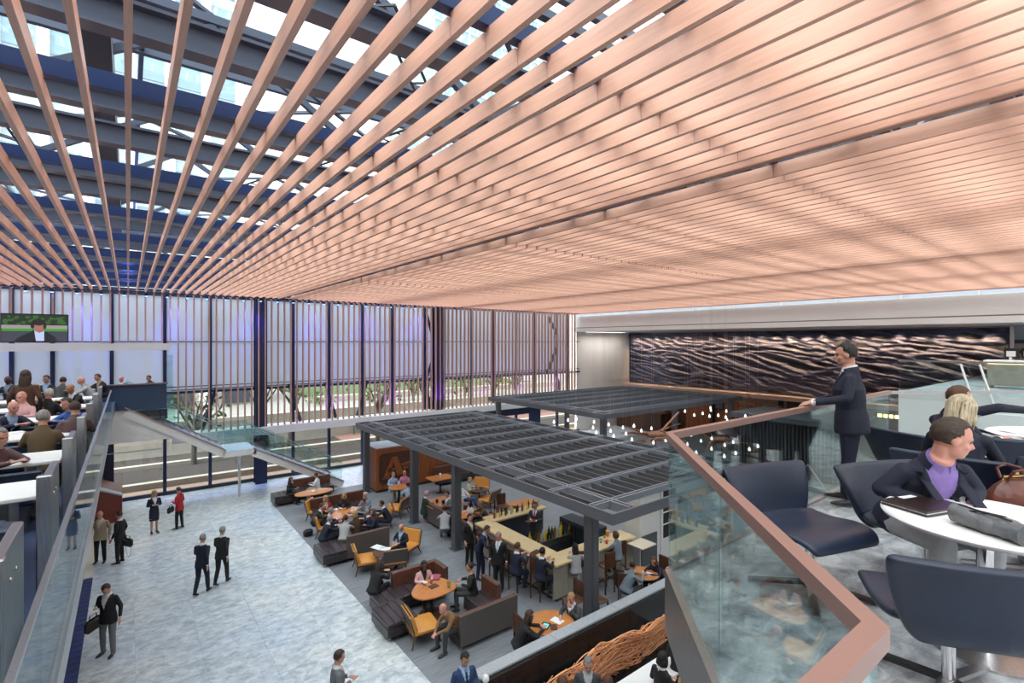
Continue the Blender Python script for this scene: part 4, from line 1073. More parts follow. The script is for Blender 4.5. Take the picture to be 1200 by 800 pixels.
def ptable(label, x, y, r, ztop=.72, poly=None, rz=0, m=None, legs='pedestal'):
    t = thing('lounge_table', label, 'table', (x, y, 0), rz)
    g = MB()
    if poly: g.prism(poly, ztop-.035, ztop)
    else: g.lathe([(0, ztop-.035), (r-.01, ztop-.035), (r, ztop-.02), (r, ztop-.006), (r-.006, ztop), (0, ztop)], 40)
    g.build('table_top', m or M_tabletop, t)
    MB().tube([(0, 0, .03), (0, 0, ztop-.03)], .04, 12).build('column', M_black, t); MB().lathe([(0, 0), (r*.5, 0), (r*.5, .015), (.05, .035), (0, .035)], 24).build('foot_plate', M_black if not poly else M_darkwood, t)
    return t
def sup(a, b, k=2.6, n=40, tri=0):
    p = []
    for i in range(n):
        w = 2*PI*i/n; c, s = math.cos(w), math.sin(w)
        x = a*math.copysign(abs(c)**(2/k), c); y = b*math.copysign(abs(s)**(2/k), s); p.append((x, y*(1+tri*x/a)))
    return p
x, y = at(368, 576, .72); ptable('long oval honey wood table at the far left bench', x, y, .6, poly=sup(.80, .42, 2.3), rz=.0)
x, y = at(402, 600, .72); ptable('crowded honey wood round table ringed by people', x, y, .6, poly=sup(.70, .54, 2.4), rz=.3)
x, y = at(452, 646, .6); ptable('small dark round table strewn with papers before the reading man', x, y, .40, .6, m=M_darkwood)
x, y = at(506, 689, .70); ptable('large rounded triangular honey wood table inside the U shaped seat', x, y, .7, .70, poly=sup(.60, .50, 2.6, tri=-.3), rz=math.radians(200))
x, y = at(646, 729, .74); ptable('round honey wood table with a tablet near the parapet', x, y, .55, .74)
x, y = at(755, 671, .74); ptable('small honey wood table between the two people by the parapet', x, y, .42, .74)
x, y = at(516, 559, .74); ptable('square honey wood table with a white cup by the kiosk wall', x, y, .42, .74, poly=sup(.62, .45, 9))
x, y = at(467, 570, .74); ptable('round honey wood table of the three by the A sign', x, y, .45, .74)
x, y = at(507, 590, .74); x += .45; ptable('honey wood table in the booth before the man in a white cap', x, y, .45, .74, poly=sup(.75, .6, 8))
x, y = at(548, 601, .74); ptable('small honey wood table before the dark haired woman', x, y, .42, .74, poly=sup(.5, .4, 8))
x, y = at(611, 590, .74); ptable('square honey wood table beyond the bar with a dark chair', x, y, .45, .74, poly=sup(.72, .45, 9))
x, y = at(561, 573, .70); ptable('small dark table with glasses by the reclining man', x, y, .42, .70, m=M_darkwood)
# things on tables
def sheet(px, py, z, a, label, w=.21, h=.29, m=None, cat='paper', name='paper', t=.006):
    x, y = at(px, py, z); return tag(MB().cbox((0, 0, t/2), (w, h, t), .002).build(name, m or M_paper, None, (x, y, z+.002), a), label, cat)
sheet(443, 641, .6, .4, 'open newspaper page on the small dark table, left half', .3, .4); sheet(452, 643, .6, .9, 'white pages on the small dark table, right half', .25, .3)
sheet(494, 682, .70, .3, 'white sheet of paper before the woman in pink'); sheet(508, 687, .70, .1, 'dark square tablet on the triangular table', .26, .2, M_darkwood, 'tablet', 'tablet', .012)
sheet(511, 677, .70, .8, 'folded pink scarf on the triangular table', .3, .22, mat('pink_cloth', (.35, .08, .14), .8), 'scarf', 'scarf', .04)
sheet(639, 733, .74, .5, 'tablet with a blue green screen on the round table', .26, .2, M_rubber, 'tablet', 'tablet', .01)
sheet(639, 733, .752, .5, 'glowing blue green picture on the tablet', .18, .13, emis('cyan_screen', (.05, .5, .6), 1), 'picture', 'screen', .002)
sheet(653, 727, .74, .2, 'white sheet of paper at the right of the round table'); sheet(649, 735, .74, .9, 'brown leather notebook on the round table', .22, .16, M_darkwood, 'notebook', 'notebook', .015)
sheet(758, 672, .74, .4, 'white papers on the table by the woman in navy'); sheet(367, 575, .72, .3, 'white napkin on the long oval table', .15, .15)
sheet(396, 596, .72, .3, 'pale tray on the crowded round table, left', .3, .2); sheet(410, 601, .72, 1.3, 'brown notebook on the crowded round table', .22, .16, M_darkwood, 'notebook', 'notebook', .015)
def cup(px, py, z, label, m=None, s=1, cat='cup', name='cup', grp=None):
    x, y = at(px, py, z); return tag(MB().lathe([(0, 0), (.028*s, 0), (.036*s, .09*s), (.03*s, .088*s), (.024*s, .01), (0, .01)], 14).build(name, m or M_white, None, (x, y, z), 0, True), label, cat, grp)
cup(516, 558, .74, 'white cup on the square table by the kiosk wall', s=1.6); 
cup(526, 688, .70, 'clear glass at the right end of the triangular table', G_tint, 1.5, 'glass', 'drinking_glass'); cup(558, 572, .70, 'clear glass on the small dark table, left', G_tint, 1.6, 'glass', 'drinking_glass'); cup(564, 574, .70, 'clear glass on the small dark table, right', G_tint, 1.6, 'glass', 'drinking_glass')
cup(512, 589, .74, 'dark cup on the booth table, left', M_rubber, 1.5); cup(519, 590, .74, 'dark cup on the booth table, right', M_rubber, 1.5); cup(526, 581, .74, 'white cup near the pink faced man in the booth', s=1.4)
cup(402, 595, .72, 'brown cup at the back of the crowded round table', M_brown, 1.4); cup(392, 600, .72, 'white cup at the front of the crowded round table', s=1.4)
tag(MB().cbox((0, 0, .13), (.34, .2, .26), .06).build('backpack', M_rubber, None, (*at(361, 628, 0), 0), 0, True), 'small black bag on the carpet under the orange chair near the marble', 'bag')

# ------------------------------------------------------------ bar
bx0, bx1, by0, by1 = 9.35, 12.8, 10.1, 14.2
bar = thing('bar_counter', 'pale topped U shaped bar counter under the front pergola', 'bar', (bx0, by0, 0))
W_, H_ = bx1-bx0, by1-by0
MB().cbox((W_/2, .32, 1.08), (W_, .66, .07), .01).build('bar_top', M_bartop, bar); MB().cbox((.32, H_/2+.32, 1.08), (.64, H_-.66, .07), .01).build('bar_top', M_bartop, bar)
MB().cbox((1.75, H_-.05, 1.10), (2.5, .6, .07), .01).build('bar_top', M_bartop, bar)
n = 6
for i in range(n): MB().box(W_*i/n+.006, W_*(i+1)/n-.006, .12, .16, .1, 1.04).build('front_panel', M_stone, bar)
for i in range(7): MB().box(.12, .16, .16+.56*i+.006, .16+.56*(i+1)-.006, .1, 1.04).build('front_panel', M_stone, bar)
MB().box(.16, W_-.1, .16, .6, 0, 1.04).build('carcass', M_steeldark, bar); MB().box(.16, .6, .6, H_, 0, 1.04).build('carcass', M_steeldark, bar); MB().box(.7, 2.9, H_-.25, H_+.1, 0, 1.06).build('carcass', M_steeldark, bar)
MB().cbox((W_-.1, -.3, .98), (.7, .6, .04), .01).build('side_shelf', mat('pale_side_shelf', (.72, .62, .48), .4), bar)
MB().box(.95, 2.9, 2.0, 2.6, .6, .8).build('work_shelf', M_chrome, bar); MB().box(.95, 2.9, 2.05, 2.55, 0, .6).build('work_base', M_steeldark, bar)
MB().box(1.4, 3.3, .9, 1.6, .0, .02).build('rubber_mat', M_darkwood, bar)
fr = thing('glass_door_fridge', 'low black fridge with two glass doors inside the bar', 'fridge', (12.0, 12.75, 0), -PI/2)
MB().box(-.05, 1.6, 0, .6, 0, 1.15).build('body', M_steeldark, fr)
for i in range(2):
    df = MB().box(i*.78+.03, i*.78+.76, -.04, 0, .1, 1.08).build('door', M_rubber, fr); MB().box(i*.78+.1, i*.78+.69, -.055, -.04, .17, 1.01).build('door_pane', mat('dark_glass', (.02, .03, .03), .1), df)
    MB().tube([(i*.78+.72, -.07, .4), (i*.78+.72, -.07, .8)], .012, 6).build('handle', M_chrome2, df)
wc = thing('white_cabinet', 'tall white cabinet with a dark inset and an open shelf bay, right of the bar', 'cabinet', (12.98, 10.05, 0), 0)
MB().box(0, 2.4, .04, .7, 0, 2.5).build('carcass', M_white, wc)
MB().box(.02, .95, 0, .04, 1.05, 2.5).build('door', M_white, wc); MB().box(.05, .85, 0, .04, .05, 1.02).build('dark_appliance', mat('oven_grey', (.10, .11, .12), .35), wc)
MB().box(1.05, 1.15, -.02, .04, 0, 2.5).build('frame', M_white, wc); MB().box(1.9, 2.0, -.02, .04, 0, 2.5).build('frame', M_white, wc); MB().box(1.15, 1.9, .03, .045, .7, 2.4).build('shelf_bay', M_rubber, wc)
for z in (1.15, 1.55, 1.95): MB().box(1.15, 1.9, -.01, .04, z, z+.03).build('shelf', M_paper, wc)
rnd = random.Random(8)
bcol = [mat('bottle_green', (.02, .08, .03), .15), mat('bottle_amber', (.25, .09, .02), .15), mat('bottle_clear', (.4, .45, .45), .12), mat('bottle_yellow', (.7, .5, .05), .2), mat('bottle_dark', (.02, .018, .02), .15)]
bm_ = [MB().lathe([(0, 0), (.036, 0), (.038, .02), (.038, .17), (.014, .22), (.013, .28), (0, .28)], 12).mesh('bottle', True) for _ in range(5)]
for i in range(5): bm_[i].materials.append(bcol[i])
names = ['green', 'amber', 'clear', 'yellow', 'dark']
for i in range(44):
    k = i % 5
    if i < 26: x, y, z = bx0+1.0+(i % 13)*.14, by0+2.1+(i//13)*.25, .8
    else: x, y, z = bx0+.75+(i-26)*.125, by0+H_-.12+.1*(i % 2), 1.135
    o = put('bottle', bm_[k], None, (x, y, z)); o.scale = (1, 1, rnd.uniform(.85, 1.1))
    tag(o, names[k]+' bottle standing among the bottles '+('on the steel shelf inside the bar' if i < 26 else 'on the far strip of the bar'), 'bottle', names[k]+' bottles '+('inside the bar' if i < 26 else 'on the far bar strip'))
for i, (px, py) in enumerate(((700, 632), (704, 636), (698, 640), (708, 630))):
    cup(px, py, 1.115, 'clear tumbler on the bar left of the curly haired woman', G_tint, 1.5, 'glass', 'drinking_glass', 'tumblers on the bar')
cup(712, 628, 1.115, 'tall glass of orange drink beside the curly haired woman', mat('orange_drink', (.8, .3, .03), .3), 1.9, 'glass', 'drinking_glass')
cup(711, 637, 1.115, 'red candle glass at the edge of the bar', mat('red_glass', (.5, .05, .02), .3), 1.2, 'candle', 'candle_glass')
sheet(626, 648, 1.115, .2, 'dark menu lying on the left strip of the bar', .5, .22, M_darkwood, 'menu', 'menu', .01); sheet(622, 610, 1.135, .2, 'dark menu lying on the far strip of the bar', .4, .22, M_darkwood, 'menu', 'menu', .01)
tag(MB().cbox((0, 0, .45), (.5, .2, .75), .08).build('hanging_coat', mat('charcoal_cloth', (.02, .021, .024), .9), None, (*at(583, 680, 0), .3), face(45), True), 'dark coat hung over the bar stool behind the two men', 'coat')
tag(MB().cbox((0, 0, .4), (.48, .16, .5), .07).build('hanging_coat', MATS['charcoal_cloth'], None, (*at(731, 706, 0), .25), face(20), True), 'black coat hung over the chair back by the parapet', 'coat')
# thin black base under sculpture etc. ends here
# ------------------------------------------------------------ people
SKIN, JACKET, SHIRT, TROUS, SHOE, TIE, DARK = range(7)
def V(*a): return Vector(a)
class Body:
    """prims for one continuous figure; local +Y is the front; tag per prim"""
    def __init__(s): s.m = MB(); s.tags = []
    def loft(s, tag, rings, n=14, lat=(1, 0, 0)):
        a = len(s.m.v); s.m.loft(rings, n, lat); s.tags += [tag]*(len(s.m.v)-a)
    def ell(s, tag, c, a, b, h, R=None, n=16, m=12):
        k = len(s.m.v); s.m.ell(c, a, b, h, n, m, R); s.tags += [tag]*(len(s.m.v)-k)
    def limb(s, tag, p, q, r0, r1, n=12, bulge=0):
        p, q = Vector(p), Vector(q); d = q-p; rg = []
        u = d.normalized()
        for t, k in ((-.0, .6), (.0, 1)): pass
        rg.append((p-u*r0*.75, r0*.45, r0*.45)); rg.append((p-u*r0*.35, r0*.88, r0*.88))
        for i in range(6):
            t = i/5; r = r0+(r1-r0)*t+bulge*math.sin(t*PI)*r0; rg.append((p+d*t, r, r))
        rg.append((q+u*r1*.35, r1*.88, r1*.88)); rg.append((q+u*r1*.75, r1*.45, r1*.45))
        s.loft(tag, rg, n)
def head_prims(B, hc, R, fine=False):
    def P(x, y, z): return hc+R @ V(x, y, z)
    B.ell(SKIN, P(0, -.012, .022), .076, .096, .096, R, 20, 14)
    B.ell(SKIN, P(0, .018, -.045), .060, .068, .070, R, 18, 12)
    B.ell(SKIN, P(0, .056, -.088), .030, .024, .022, R)
    B.loft(SKIN, [(P(0, .070, .018), .008, .008), (P(0, .088, -.008), .011, .011), (P(0, .102, -.026), .015, .012), (P(0, .088, -.040), .012, .008)], 8)
    for s in (-1, 1):
        B.ell(SKIN, P(s*.077, -.008, -.012), .010, .022, .032, R, 10, 8)
        B.ell(SKIN, P(s*.032, .068, .024), .026, .014, .009, R, 10, 6)
        B.ell(SKIN, P(s*.040, .055, -.030), .024, .022, .02, R, 10, 6)
        B.ell(DARK, P(s*.031, .0775, .006), .012, .0085, .006, R, 10, 6)
    B.ell(SKIN, P(0, .078, -.062), .024, .012, .007, R, 10, 6)
    B.ell(SKIN, P(0, .074, -.073), .020, .012, .006, R, 10, 6)
def hand_prims(B, w, d, nrm, side, fist=.35, s=1.0, tag=SKIN):
    """w wrist point, d finger direction, nrm palm normal (towards palm), side thumb direction sign along lateral"""
    d = Vector(d).normalized(); nrm = Vector(nrm); nrm = (nrm-d*nrm.dot(d)).normalized(); l = d.cross(nrm).normalized()*side
    w = Vector(w)
    B.loft(tag, [(w-d*.03*s, .026*s, .024*s), (w+d*.01*s, .028*s, .018*s), (w+d*.05*s, .041*s, .016*s), (w+d*.085*s, .042*s, .014*s), (w+d*.095*s, .036*s, .010*s)], 12, tuple(l))
    for k, (o, L) in enumerate(((.031, .070), (.011, .080), (-.010, .075), (-.030, .058))):
        p0 = w+d*.085*s+l*o*s; a = fist*.5
        d1 = (d*math.cos(a)+nrm*math.sin(a)); d2 = (d*math.cos(a*2.4)+nrm*math.sin(a*2.4))
        B.loft(tag, [(p0-d*.01, .0095*s, .0095*s), (p0+d1*L*.5*s, .009*s, .009*s), (p0+d1*L*.5*s+d2*L*.42*s, .0078*s, .0078*s), (p0+d1*L*.5*s+d2*L*.52*s, .004*s, .004*s)], 8)
    t0 = w+d*.02*s+l*.026*s
    B.loft(tag, [(t0, .013*s, .013*s), (t0+(d*.5+l*.6+nrm*.2)*.045*s, .012*s, .012*s), (t0+(d*.85+l*.65+nrm*.4)*.075*s, .009*s, .009*s), (t0+(d*.95+l*.65+nrm*.45)*.086*s, .004*s, .004*s)], 8)

def make_body(name, pel, lean, arms, legs, hp=0, hy=0, vox=.014, skirt=False, coat=True, twist=0, hand_s=1.0, girth=1.0, longcoat=0, vopen=.30, tie=True, roll=0, fist=.35, hroll=0):
    """pel pelvis point; lean forward angle (deg); arms ((elbow, wrist, handdir, palmnormal) left, right); legs ((knee, ankle, toe) left, right)"""
    B = Body(); pel = Vector(pel); L = math.radians(lean); tw_ = math.radians(twist)
    R = Matrix.Rotation(-L, 3, 'X') @ Matrix.Rotation(tw_, 3, 'Z') @ Matrix.Rotation(math.radians(roll), 3, 'Y')
    def S_(x, y, z): return pel+R @ V(x, y, z)
    g = girth; J_ = JACKET
    latv = tuple(R @ V(1, 0, 0))
    B.loft(TROUS, [(pel+V(0, 0, -.10), .11*g, .09*g), (pel+V(0, 0, -.05), .155*g, .115*g), (pel+V(0, 0, .03), .165*g, .12*g), (S_(0, 0, .10), .15*g, .11*g), (S_(0, 0, .14), .12*g, .09*g)], 18)
    rings = []; hz = .0
    if coat:
        hz = -.16-longcoat if lean < 12 and legs[0][0][2] < .6 else -.05
        rings += [(S_(0, -.0, hz), .186*g, .142*g), (S_(0, 0, hz+.03), .190*g, .145*g)]
        rings += [(S_(0, 0, .0), .182*g, .138*g)] if hz < -.1 else []
    else: rings += [(S_(0, 0, .0), .165*g, .125*g)]
    rings += [(S_(0, 0, .10), .158*g, .122*g), (S_(0, 0, .20), .165*g, .125*g), (S_(0, .005, .30), .182*g, .13*g), (S_(0, .0, .37), .184, .12), (S_(0, -.01, .43), .158, .10), (S_(0, -.015, .48), .105, .08), (S_(0, -.01, .515), .075, .065)]
    B.loft(J_, rings, 22, latv)
    nb = S_(0, -.012, .50)
    hn = R @ V(0, 0, 1)
    Rh = Matrix.Rotation(math.radians(hy), 3, 'Z') @ Matrix.Rotation(-math.radians(hp), 3, 'X') @ Matrix.Rotation(math.radians(hroll), 3, 'Y')
    hc = nb+(hn*.6+V(0, 0, 1)*.4).normalized()*.115+Rh @ V(0, .030, .052)
    B.limb(SKIN, nb, hc+Rh @ V(0, -.03, -.06), .054, .050)
    B.loft(SHIRT, [(nb+hn*-.02, .076, .070), (nb+hn*.0, .074, .068), (nb+hn*.025, .069, .065), (nb+hn*.045, .064, .062), (nb+hn*.05, .055, .055)], 24, latv)
    head_prims(B, hc, Rh)
    for sgn, (el, wr, hd, pn) in zip((-1, 1), arms):
        sh = S_(sgn*.168, -.01, .405); el, wr = Vector(el), Vector(wr)
        B.ell(J_, sh, .060, .060, .058)
        B.limb(J_, sh, el, .058, .047, bulge=.04); u = (wr-el).normalized()
        B.limb(J_, el, wr-u*.045, .047, .037)
        B.loft(SHIRT, [(wr-u*.03, .031, .031), (wr-u*.012, .0315, .0315), (wr-u*.0, .031, .031)], 12)
        hand_prims(B, wr+u*.0, hd or u, pn or (0, 0, -1), 1 if False else (sgn if (pn is None or pn[2] <= 0) else -sgn), s=hand_s, fist=fist)
    for sgn, (kn, an, toe) in zip((-1, 1), legs):
        hip = pel+V(sgn*.088*g, 0, -.03); kn, an = Vector(kn), Vector(an); t_ = Vector(toe).normalized()
        tg = SKIN if skirt else TROUS
        B.limb(TROUS, hip, hip+(kn-hip)*(.85 if skirt else 1), .092*g, .066, bulge=.03)
        if skirt: B.limb(SKIN, hip+(kn-hip)*.7, kn, .055, .05)
        B.limb(tg, kn, an+V(0, 0, .0), .064 if not skirt else .050, .047 if not skirt else .032, bulge=.08)
        B.loft(SHOE, [(an+V(0, 0, -.035)-t_*.075, .026, .022), (an+V(0, 0, -.03)-t_*.055, .036, .038), (an+V(0, 0, -.035)+t_*.03, .040, .036), (an+V(0, 0, -.05)+t_*.12, .044, .024), (an+V(0, 0, -.056)+t_*.185, .030, .016), (an+V(0, 0, -.058)+t_*.20, .014, .009)], 12, tuple(t_.cross(V(0, 0, 1))))
    if skirt and legs[0][0][2] < .6:
        B.loft(TROUS, [(pel+V(0, 0, -.42), .17, .13), (pel+V(0, 0, -.2), .175, .135), (pel+V(0, 0, 0), .165, .125)], 18)
    me = B.m.mesh(name+'_raw'); tmp = bpy.data.objects.new('tmp', me); C.objects.link(tmp)
    md = tmp.modifiers.new('r', 'REMESH'); md.mode = 'VOXEL'; md.voxel_size = vox; md.adaptivity = 0
    sm = tmp.modifiers.new('s', 'SMOOTH'); sm.factor = .5; sm.iterations = 2
    dg = bpy.context.evaluated_depsgraph_get(); ev = tmp.evaluated_get(dg); out = bpy.data.meshes.new_from_object(ev)
    bpy.data.objects.remove(tmp); bpy.data.meshes.remove(me); out.name = name
    kd = kdtree.KDTree(len(B.m.v))
    for i, p in enumerate(B.m.v): kd.insert(p, i)
    kd.balance()
    out.materials.clear()
    for _ in range(7): out.materials.append(None)
    Ri = R.transposed()
    idx = []
    for p in out.polygons:
        c = p.center; _, i, _ = kd.find(c); t_ = B.tags[i]
        q = Ri @ (c-nb)
        if t_ in (SKIN, SHIRT, JACKET) and math.hypot(q.x, q.y) < .088 and q.z > -.012+.25*max(0, -q.y) and q.z < .12: t_ = SHIRT if q.z < .040-.22*q.y else SKIN
        q = Ri @ (c-pel)
        if t_ == TROUS and q.z > (hz+.015 if coat else .03) and (q.x/.2)**2+(q.y/.155)**2 < 1.1 and c.z > pel.z+hz: t_ = JACKET
        if t_ == JACKET:
            q = Ri @ (c-pel)
            if q.y > .03 and .20 < q.z < .54 and coat:
                w = (q.z-.20)/vopen*.088
                if abs(q.x) < w:
                    t_ = TIE if (tie and abs(q.x) < .027) else SHIRT
            elif coat and q.y > .05 and q.z < .19 and abs(q.x) < .012: t_ = DARK if False else JACKET
        idx.append(t_)
    out.polygons.foreach_set('material_index', idx); out.polygons.foreach_set('use_smooth', [True]*len(idx)); out.update()
    return dict(me=out, hc=hc, Rh=Rh, R=R, pel=pel, nb=nb, vopen=vopen)
# hair
def hair_mesh(style, seed=1):
    rnd = random.Random(seed); n, m = 36, 22; v = []; keep = []
    for i in range(m+1):
        t = PI*i/m
        for j in range(n):
            w = 2*PI*j/n; d = V(math.cos(w)*math.sin(t), math.sin(w)*math.sin(t), math.cos(t))
            wav = .002*math.sin(j*2.3)+.002*math.sin(i*1.9+j)
            a, b_, h = .082+wav, .101+wav, .103+wav
            if style in ('long', 'bob'): a += .008; b_ += .006; h += .006
            if style == 'bald': a, b_, h = .0785, .099, .098
            if style == 'curly': a += .02+.006*math.sin(j*5+i*3); b_ += .016+.006*math.sin(j*3+i*5); h += .018
            p = V(d.x*a, -.014+d.y*b_, .022+d.z*h)
            if style in ('long', 'bob', 'curly') and d.z < 0 and d.y < .3: p.x *= 1+.1*(-d.z); 
            v.append(p)
            if style == 'bald': k = (d.y < .05 and -.55 < d.z < .25)
            elif style == 'short': k = (d.z > .52+.12*abs(d.x)) or (d.y < .12 and d.z > -.62) or (d.y < .35 and d.z > .05 and abs(d.x) > .4)
            else: k = (d.z > .50) or (d.y < .30)
            keep.append(k)
    f = []
    for i in range(m):
        for j in range(n):
            q = (i*n+j, i*n+(j+1) % n, (i+1)*n+(j+1) % n, (i+1)*n+j)
            if sum(keep[x] for x in q) >= 3: f.append(tuple(reversed(q)))
    B = MB(); B.add(v, f)
    if style == 'long':
        B.loft([((0, -.045, .03), .080, .05), ((0, -.065, -.06), .092, .052), ((0, -.075, -.15), .095, .045), ((0, -.08, -.24), .085, .03), ((0, -.08, -.28), .06, .016)], 16)
        for s in (-1, 1): B.loft([((s*.072, .01, .02), .016, .04), ((s*.082, .01, -.08), .016, .038), ((s*.078, .0, -.17), .012, .025)], 10)
    if style == 'bob':
        B.loft([((0, -.04, .03), .082, .052), ((0, -.055, -.05), .095, .055), ((0, -.06, -.115), .092, .045), ((0, -.06, -.13), .07, .03)], 16)
        for s in (-1, 1): B.loft([((s*.075, .01, .02), .016, .042), ((s*.088, .012, -.06), .018, .045), ((s*.084, .01, -.12), .014, .035)], 10)
    if style == 'cap': pass
    me = B.mesh('hair'); me.polygons.foreach_set('use_smooth', [True]*len(me.polygons)); return me
def strand_mesh():
    rnd = random.Random(5); B = MB(); me0 = hair_mesh('bob')
    for i in range(230):
        a = rnd.uniform(.12*PI, 1.88*PI)+PI/2; e = rnd.uniform(.05, 1.0)
        pts = []
        x0, y0 = math.cos(a), math.sin(a)
        L = rnd.uniform(.13, .21)*(1 if y0 < .2 else .75)
        for k in range(6):
            t = k/5; th = e*PI/2*min(1, .15+t*1.4)
            th = min(th+(t*.55), PI/2)
            R_ = .088+.012*rnd.random()
            z = .026+math.cos(th)*.112; h = math.sin(th)
            if th >= PI/2-.01: z = .026-(t-.35)*L*1.6
            pts.append((x0*R_*h*1.02+rnd.uniform(-.003, .003), -.014+y0*(R_+.016)*h-.01*t, z))
        B.tube(pts, .012, 5, .004)
    n = len(B.v); B.add([tuple(v.co) for v in me0.vertices], [tuple(p.vertices) for p in me0.polygons])
    me = B.mesh('hair'); me.polygons.foreach_set('use_smooth', [True]*len(me.polygons)); return me
HAIR = {k: hair_mesh(k) for k in ('short', 'bald', 'long', 'bob', 'curly')}
def cmat(kind, col, rough=.8):
    col = tuple(round(c, 3) for c in col); n = kind+'_'+'_'.join(str(int(c*255)) for c in col)
    return mat(n, col, rough, nscale=30 if kind == 'cloth' else 22 if kind == 'hair' else None, namt=.06 if kind == 'cloth' else .22, stretch=(3, 1, .6) if kind == 'hair' else (1, 1, 1), bump=.5 if kind == 'hair' else .25 if kind == 'cloth' else 0, bscale=60 if kind == 'hair' else 14)
SK = {'light': (.52, .27, .19), 'pink': (.60, .29, .22), 'tan': (.40, .20, .12), 'brown': (.17, .08, .045), 'dark': (.09, .045, .03)}
HC = {'black': (.012, .010, .010), 'brown': (.055, .03, .018), 'grey': (.30, .29, .28), 'white': (.62, .60, .57), 'blond': (.50, .34, .16), 'ash': (.66, .56, .38), 'auburn': (.12, .045, .02)}
CL = {'black': (.012, .012, .014), 'navy': (.011, .017, .042), 'navysuit': (.009, .013, .030), 'blue': (.02, .05, .13), 'grey': (.16, .17, .18), 'lgrey': (.42, .43, .44), 'dgrey': (.05, .053, .058), 'beige': (.42, .34, .23), 'cream': (.62, .55, .43),
      'white': (.75, .76, .78), 'lblue': (.32, .46, .68), 'red': (.38, .015, .02), 'pink': (.72, .42, .42), 'khaki': (.26, .21, .13), 'brown': (.09, .045, .025), 'olive': (.11, .075, .035), 'maroon': (.09, .04, .045), 'royal': (.05, .14, .45), 'green': (.02, .05, .035), 'tan': (.24, .13, .06), 'purple': (.25, .17, .46), 'steel': (.20, .25, .30), 'denim': (.025, .06, .20), 'rose': (.62, .25, .38)}
def person(body, loc, rz, label, jacket='black', shirt='white', trous=None, skin='light', hair='short', hcol='brown', shoe='black', tie=None, scale=1.0, group=None, eye=True):
    me = body['me']; o = bpy.data.objects.new('person', me); C.objects.link(o)
    o.location = loc; o.rotation_euler = (0, 0, rz); o.scale = (scale,)*3
    cols = [cmat('skin', SK[skin], .5), cmat('cloth', CL[jacket]), cmat('cloth', CL[shirt]), cmat('cloth', CL[trous or jacket]), cmat('leather', CL[shoe], .35), cmat('cloth', CL[tie or shirt], .5), cmat('eyes', (.03, .02, .015), .3)]
    if me.materials[0] is None:
        for i in range(7): me.materials[i] = cols[i]
    for i, s in enumerate(o.material_slots): s.link = 'OBJECT'; s.material = cols[i]
    tag(o, label, 'person', group)
    if hair:
        h = put('hair', HAIR[hair], o); h.matrix_local = T(*body['hc']) @ body['Rh'].to_4x4()
        if not HAIR[hair].materials: HAIR[hair].materials.append(cmat('hair', HC['brown'], .55))
        h.material_slots[0].link = 'OBJECT'; h.material_slots[0].material = cmat('hair', HC[hcol], .55)
        s = h.modifiers.new('thickness', 'SOLIDIFY'); s.thickness = .008; s.offset = -.5
    return o
from mathutils.bvhtree import BVHTree
def tailor(o, body, jacket, shirt, collar=True):
    """lapels, jacket collar and shirt collar laid on the finished figure"""
    me = body['me']; bvh = BVHTree.FromPolygons([v.co for v in me.vertices], [tuple(p.vertices) for p in me.polygons])
    R, pel = body['R'], body['pel']
    def surf(x, z, lift):
        p = pel+R @ V(x, .45, z); h = bvh.ray_cast(p, R @ V(0, -1, 0), .6)
        q = h[0] if h[0] is not None else pel+R @ V(x, .05, z)
        return q+R @ V(0, lift, 0)
    for s in (-1, 1):
        v = []; n = 14
        for i in range(n+1):
            t = i/n; z = .21+.27*t; xi = (z-.20)/body['vopen']*.088; w = .012+.042*math.sin(min(1, t*1.15)*PI*.72)
            for k in range(4): v.append(surf(s*(xi-.008+(w+.008)*k/3), z+.01*k/3*t, .004+.004*math.sin(k*1.1)))
        f = [(i*4+k, i*4+k+1, i*4+5+k, i*4+4+k) for i in range(n) for k in range(3)]
        g = MB().add(v, f); l = g.build('lapel', cmat('cloth', CL[jacket]), o, smooth=True)
        m = l.modifiers.new('thickness', 'SOLIDIFY'); m.thickness = .005; m.offset = 0
    nb = body['nb']
    def ring(r0, r1, z0, z1, nm, col, a0):
        v = []; n = 28
        for i in range(n+1):
            w = PI/2+a0+(2*PI-2*a0)*i/n
            for k, (r, z) in enumerate(((r0, z0), (r1, z1), (r1+.006, z1+.002), (r0+.012, z0-.004))):
                v.append(nb+R @ V(math.cos(w)*r*1.06, math.sin(w)*r*.98, z+(.012 if math.sin(w) < 0 else 0)*(-math.sin(w))-.02*max(0, math.sin(w))))
        f = [(i*4+k, i*4+(k+1) % 4, (i+1)*4+(k+1) % 4, (i+1)*4+k) for i in range(n) for k in range(4)]
        MB().add(v, f).build(nm, cmat('cloth', CL[col]), o, smooth=True)
    ring(.073, .063, -.006, .040, 'shirt_collar', shirt, .25)
    ring(.088, .074, -.022, .024, 'jacket_collar', jacket, .95)
# shared poses ---------------------------------------------------
def leg_st(dx=.0, w=.10): return (((-w, .02+dx, .50), (-w-.01, 0+dx*1.5, .085), (-.15, 1, 0)), ((w, .02-dx, .50), (w+.01, -dx*1.5, .085), (.15, 1, 0)))
def leg_sit(zk=.50, yk=.46, w=.12, zf=.085, ya=.44): return (((-w, yk, zk), (-w, ya, zf), (-.1, 1, 0)), ((w, yk, zk), (w, ya, zf), (.1, 1, 0)))
PZ = .50
POSE = {}
HAIR['strands'] = strand_mesh()
POSE['stand'] = make_body('standing_body', (0, 0, .93), 2, (((-.25, -.03, 1.12), (-.27, .08, .89), None, (1, 0, 0)), ((.25, -.03, 1.12), (.27, .08, .89), None, (-1, 0, 0))), leg_st(), hp=6)
POSE['hold'] = make_body('holding_body', (0, 0, .93), 2, (((-.24, -.0, 1.12), (-.08, .24, 1.12), None, None), ((.24, .0, 1.12), (.10, .24, 1.15), None, None)), leg_st(.03), hp=14)
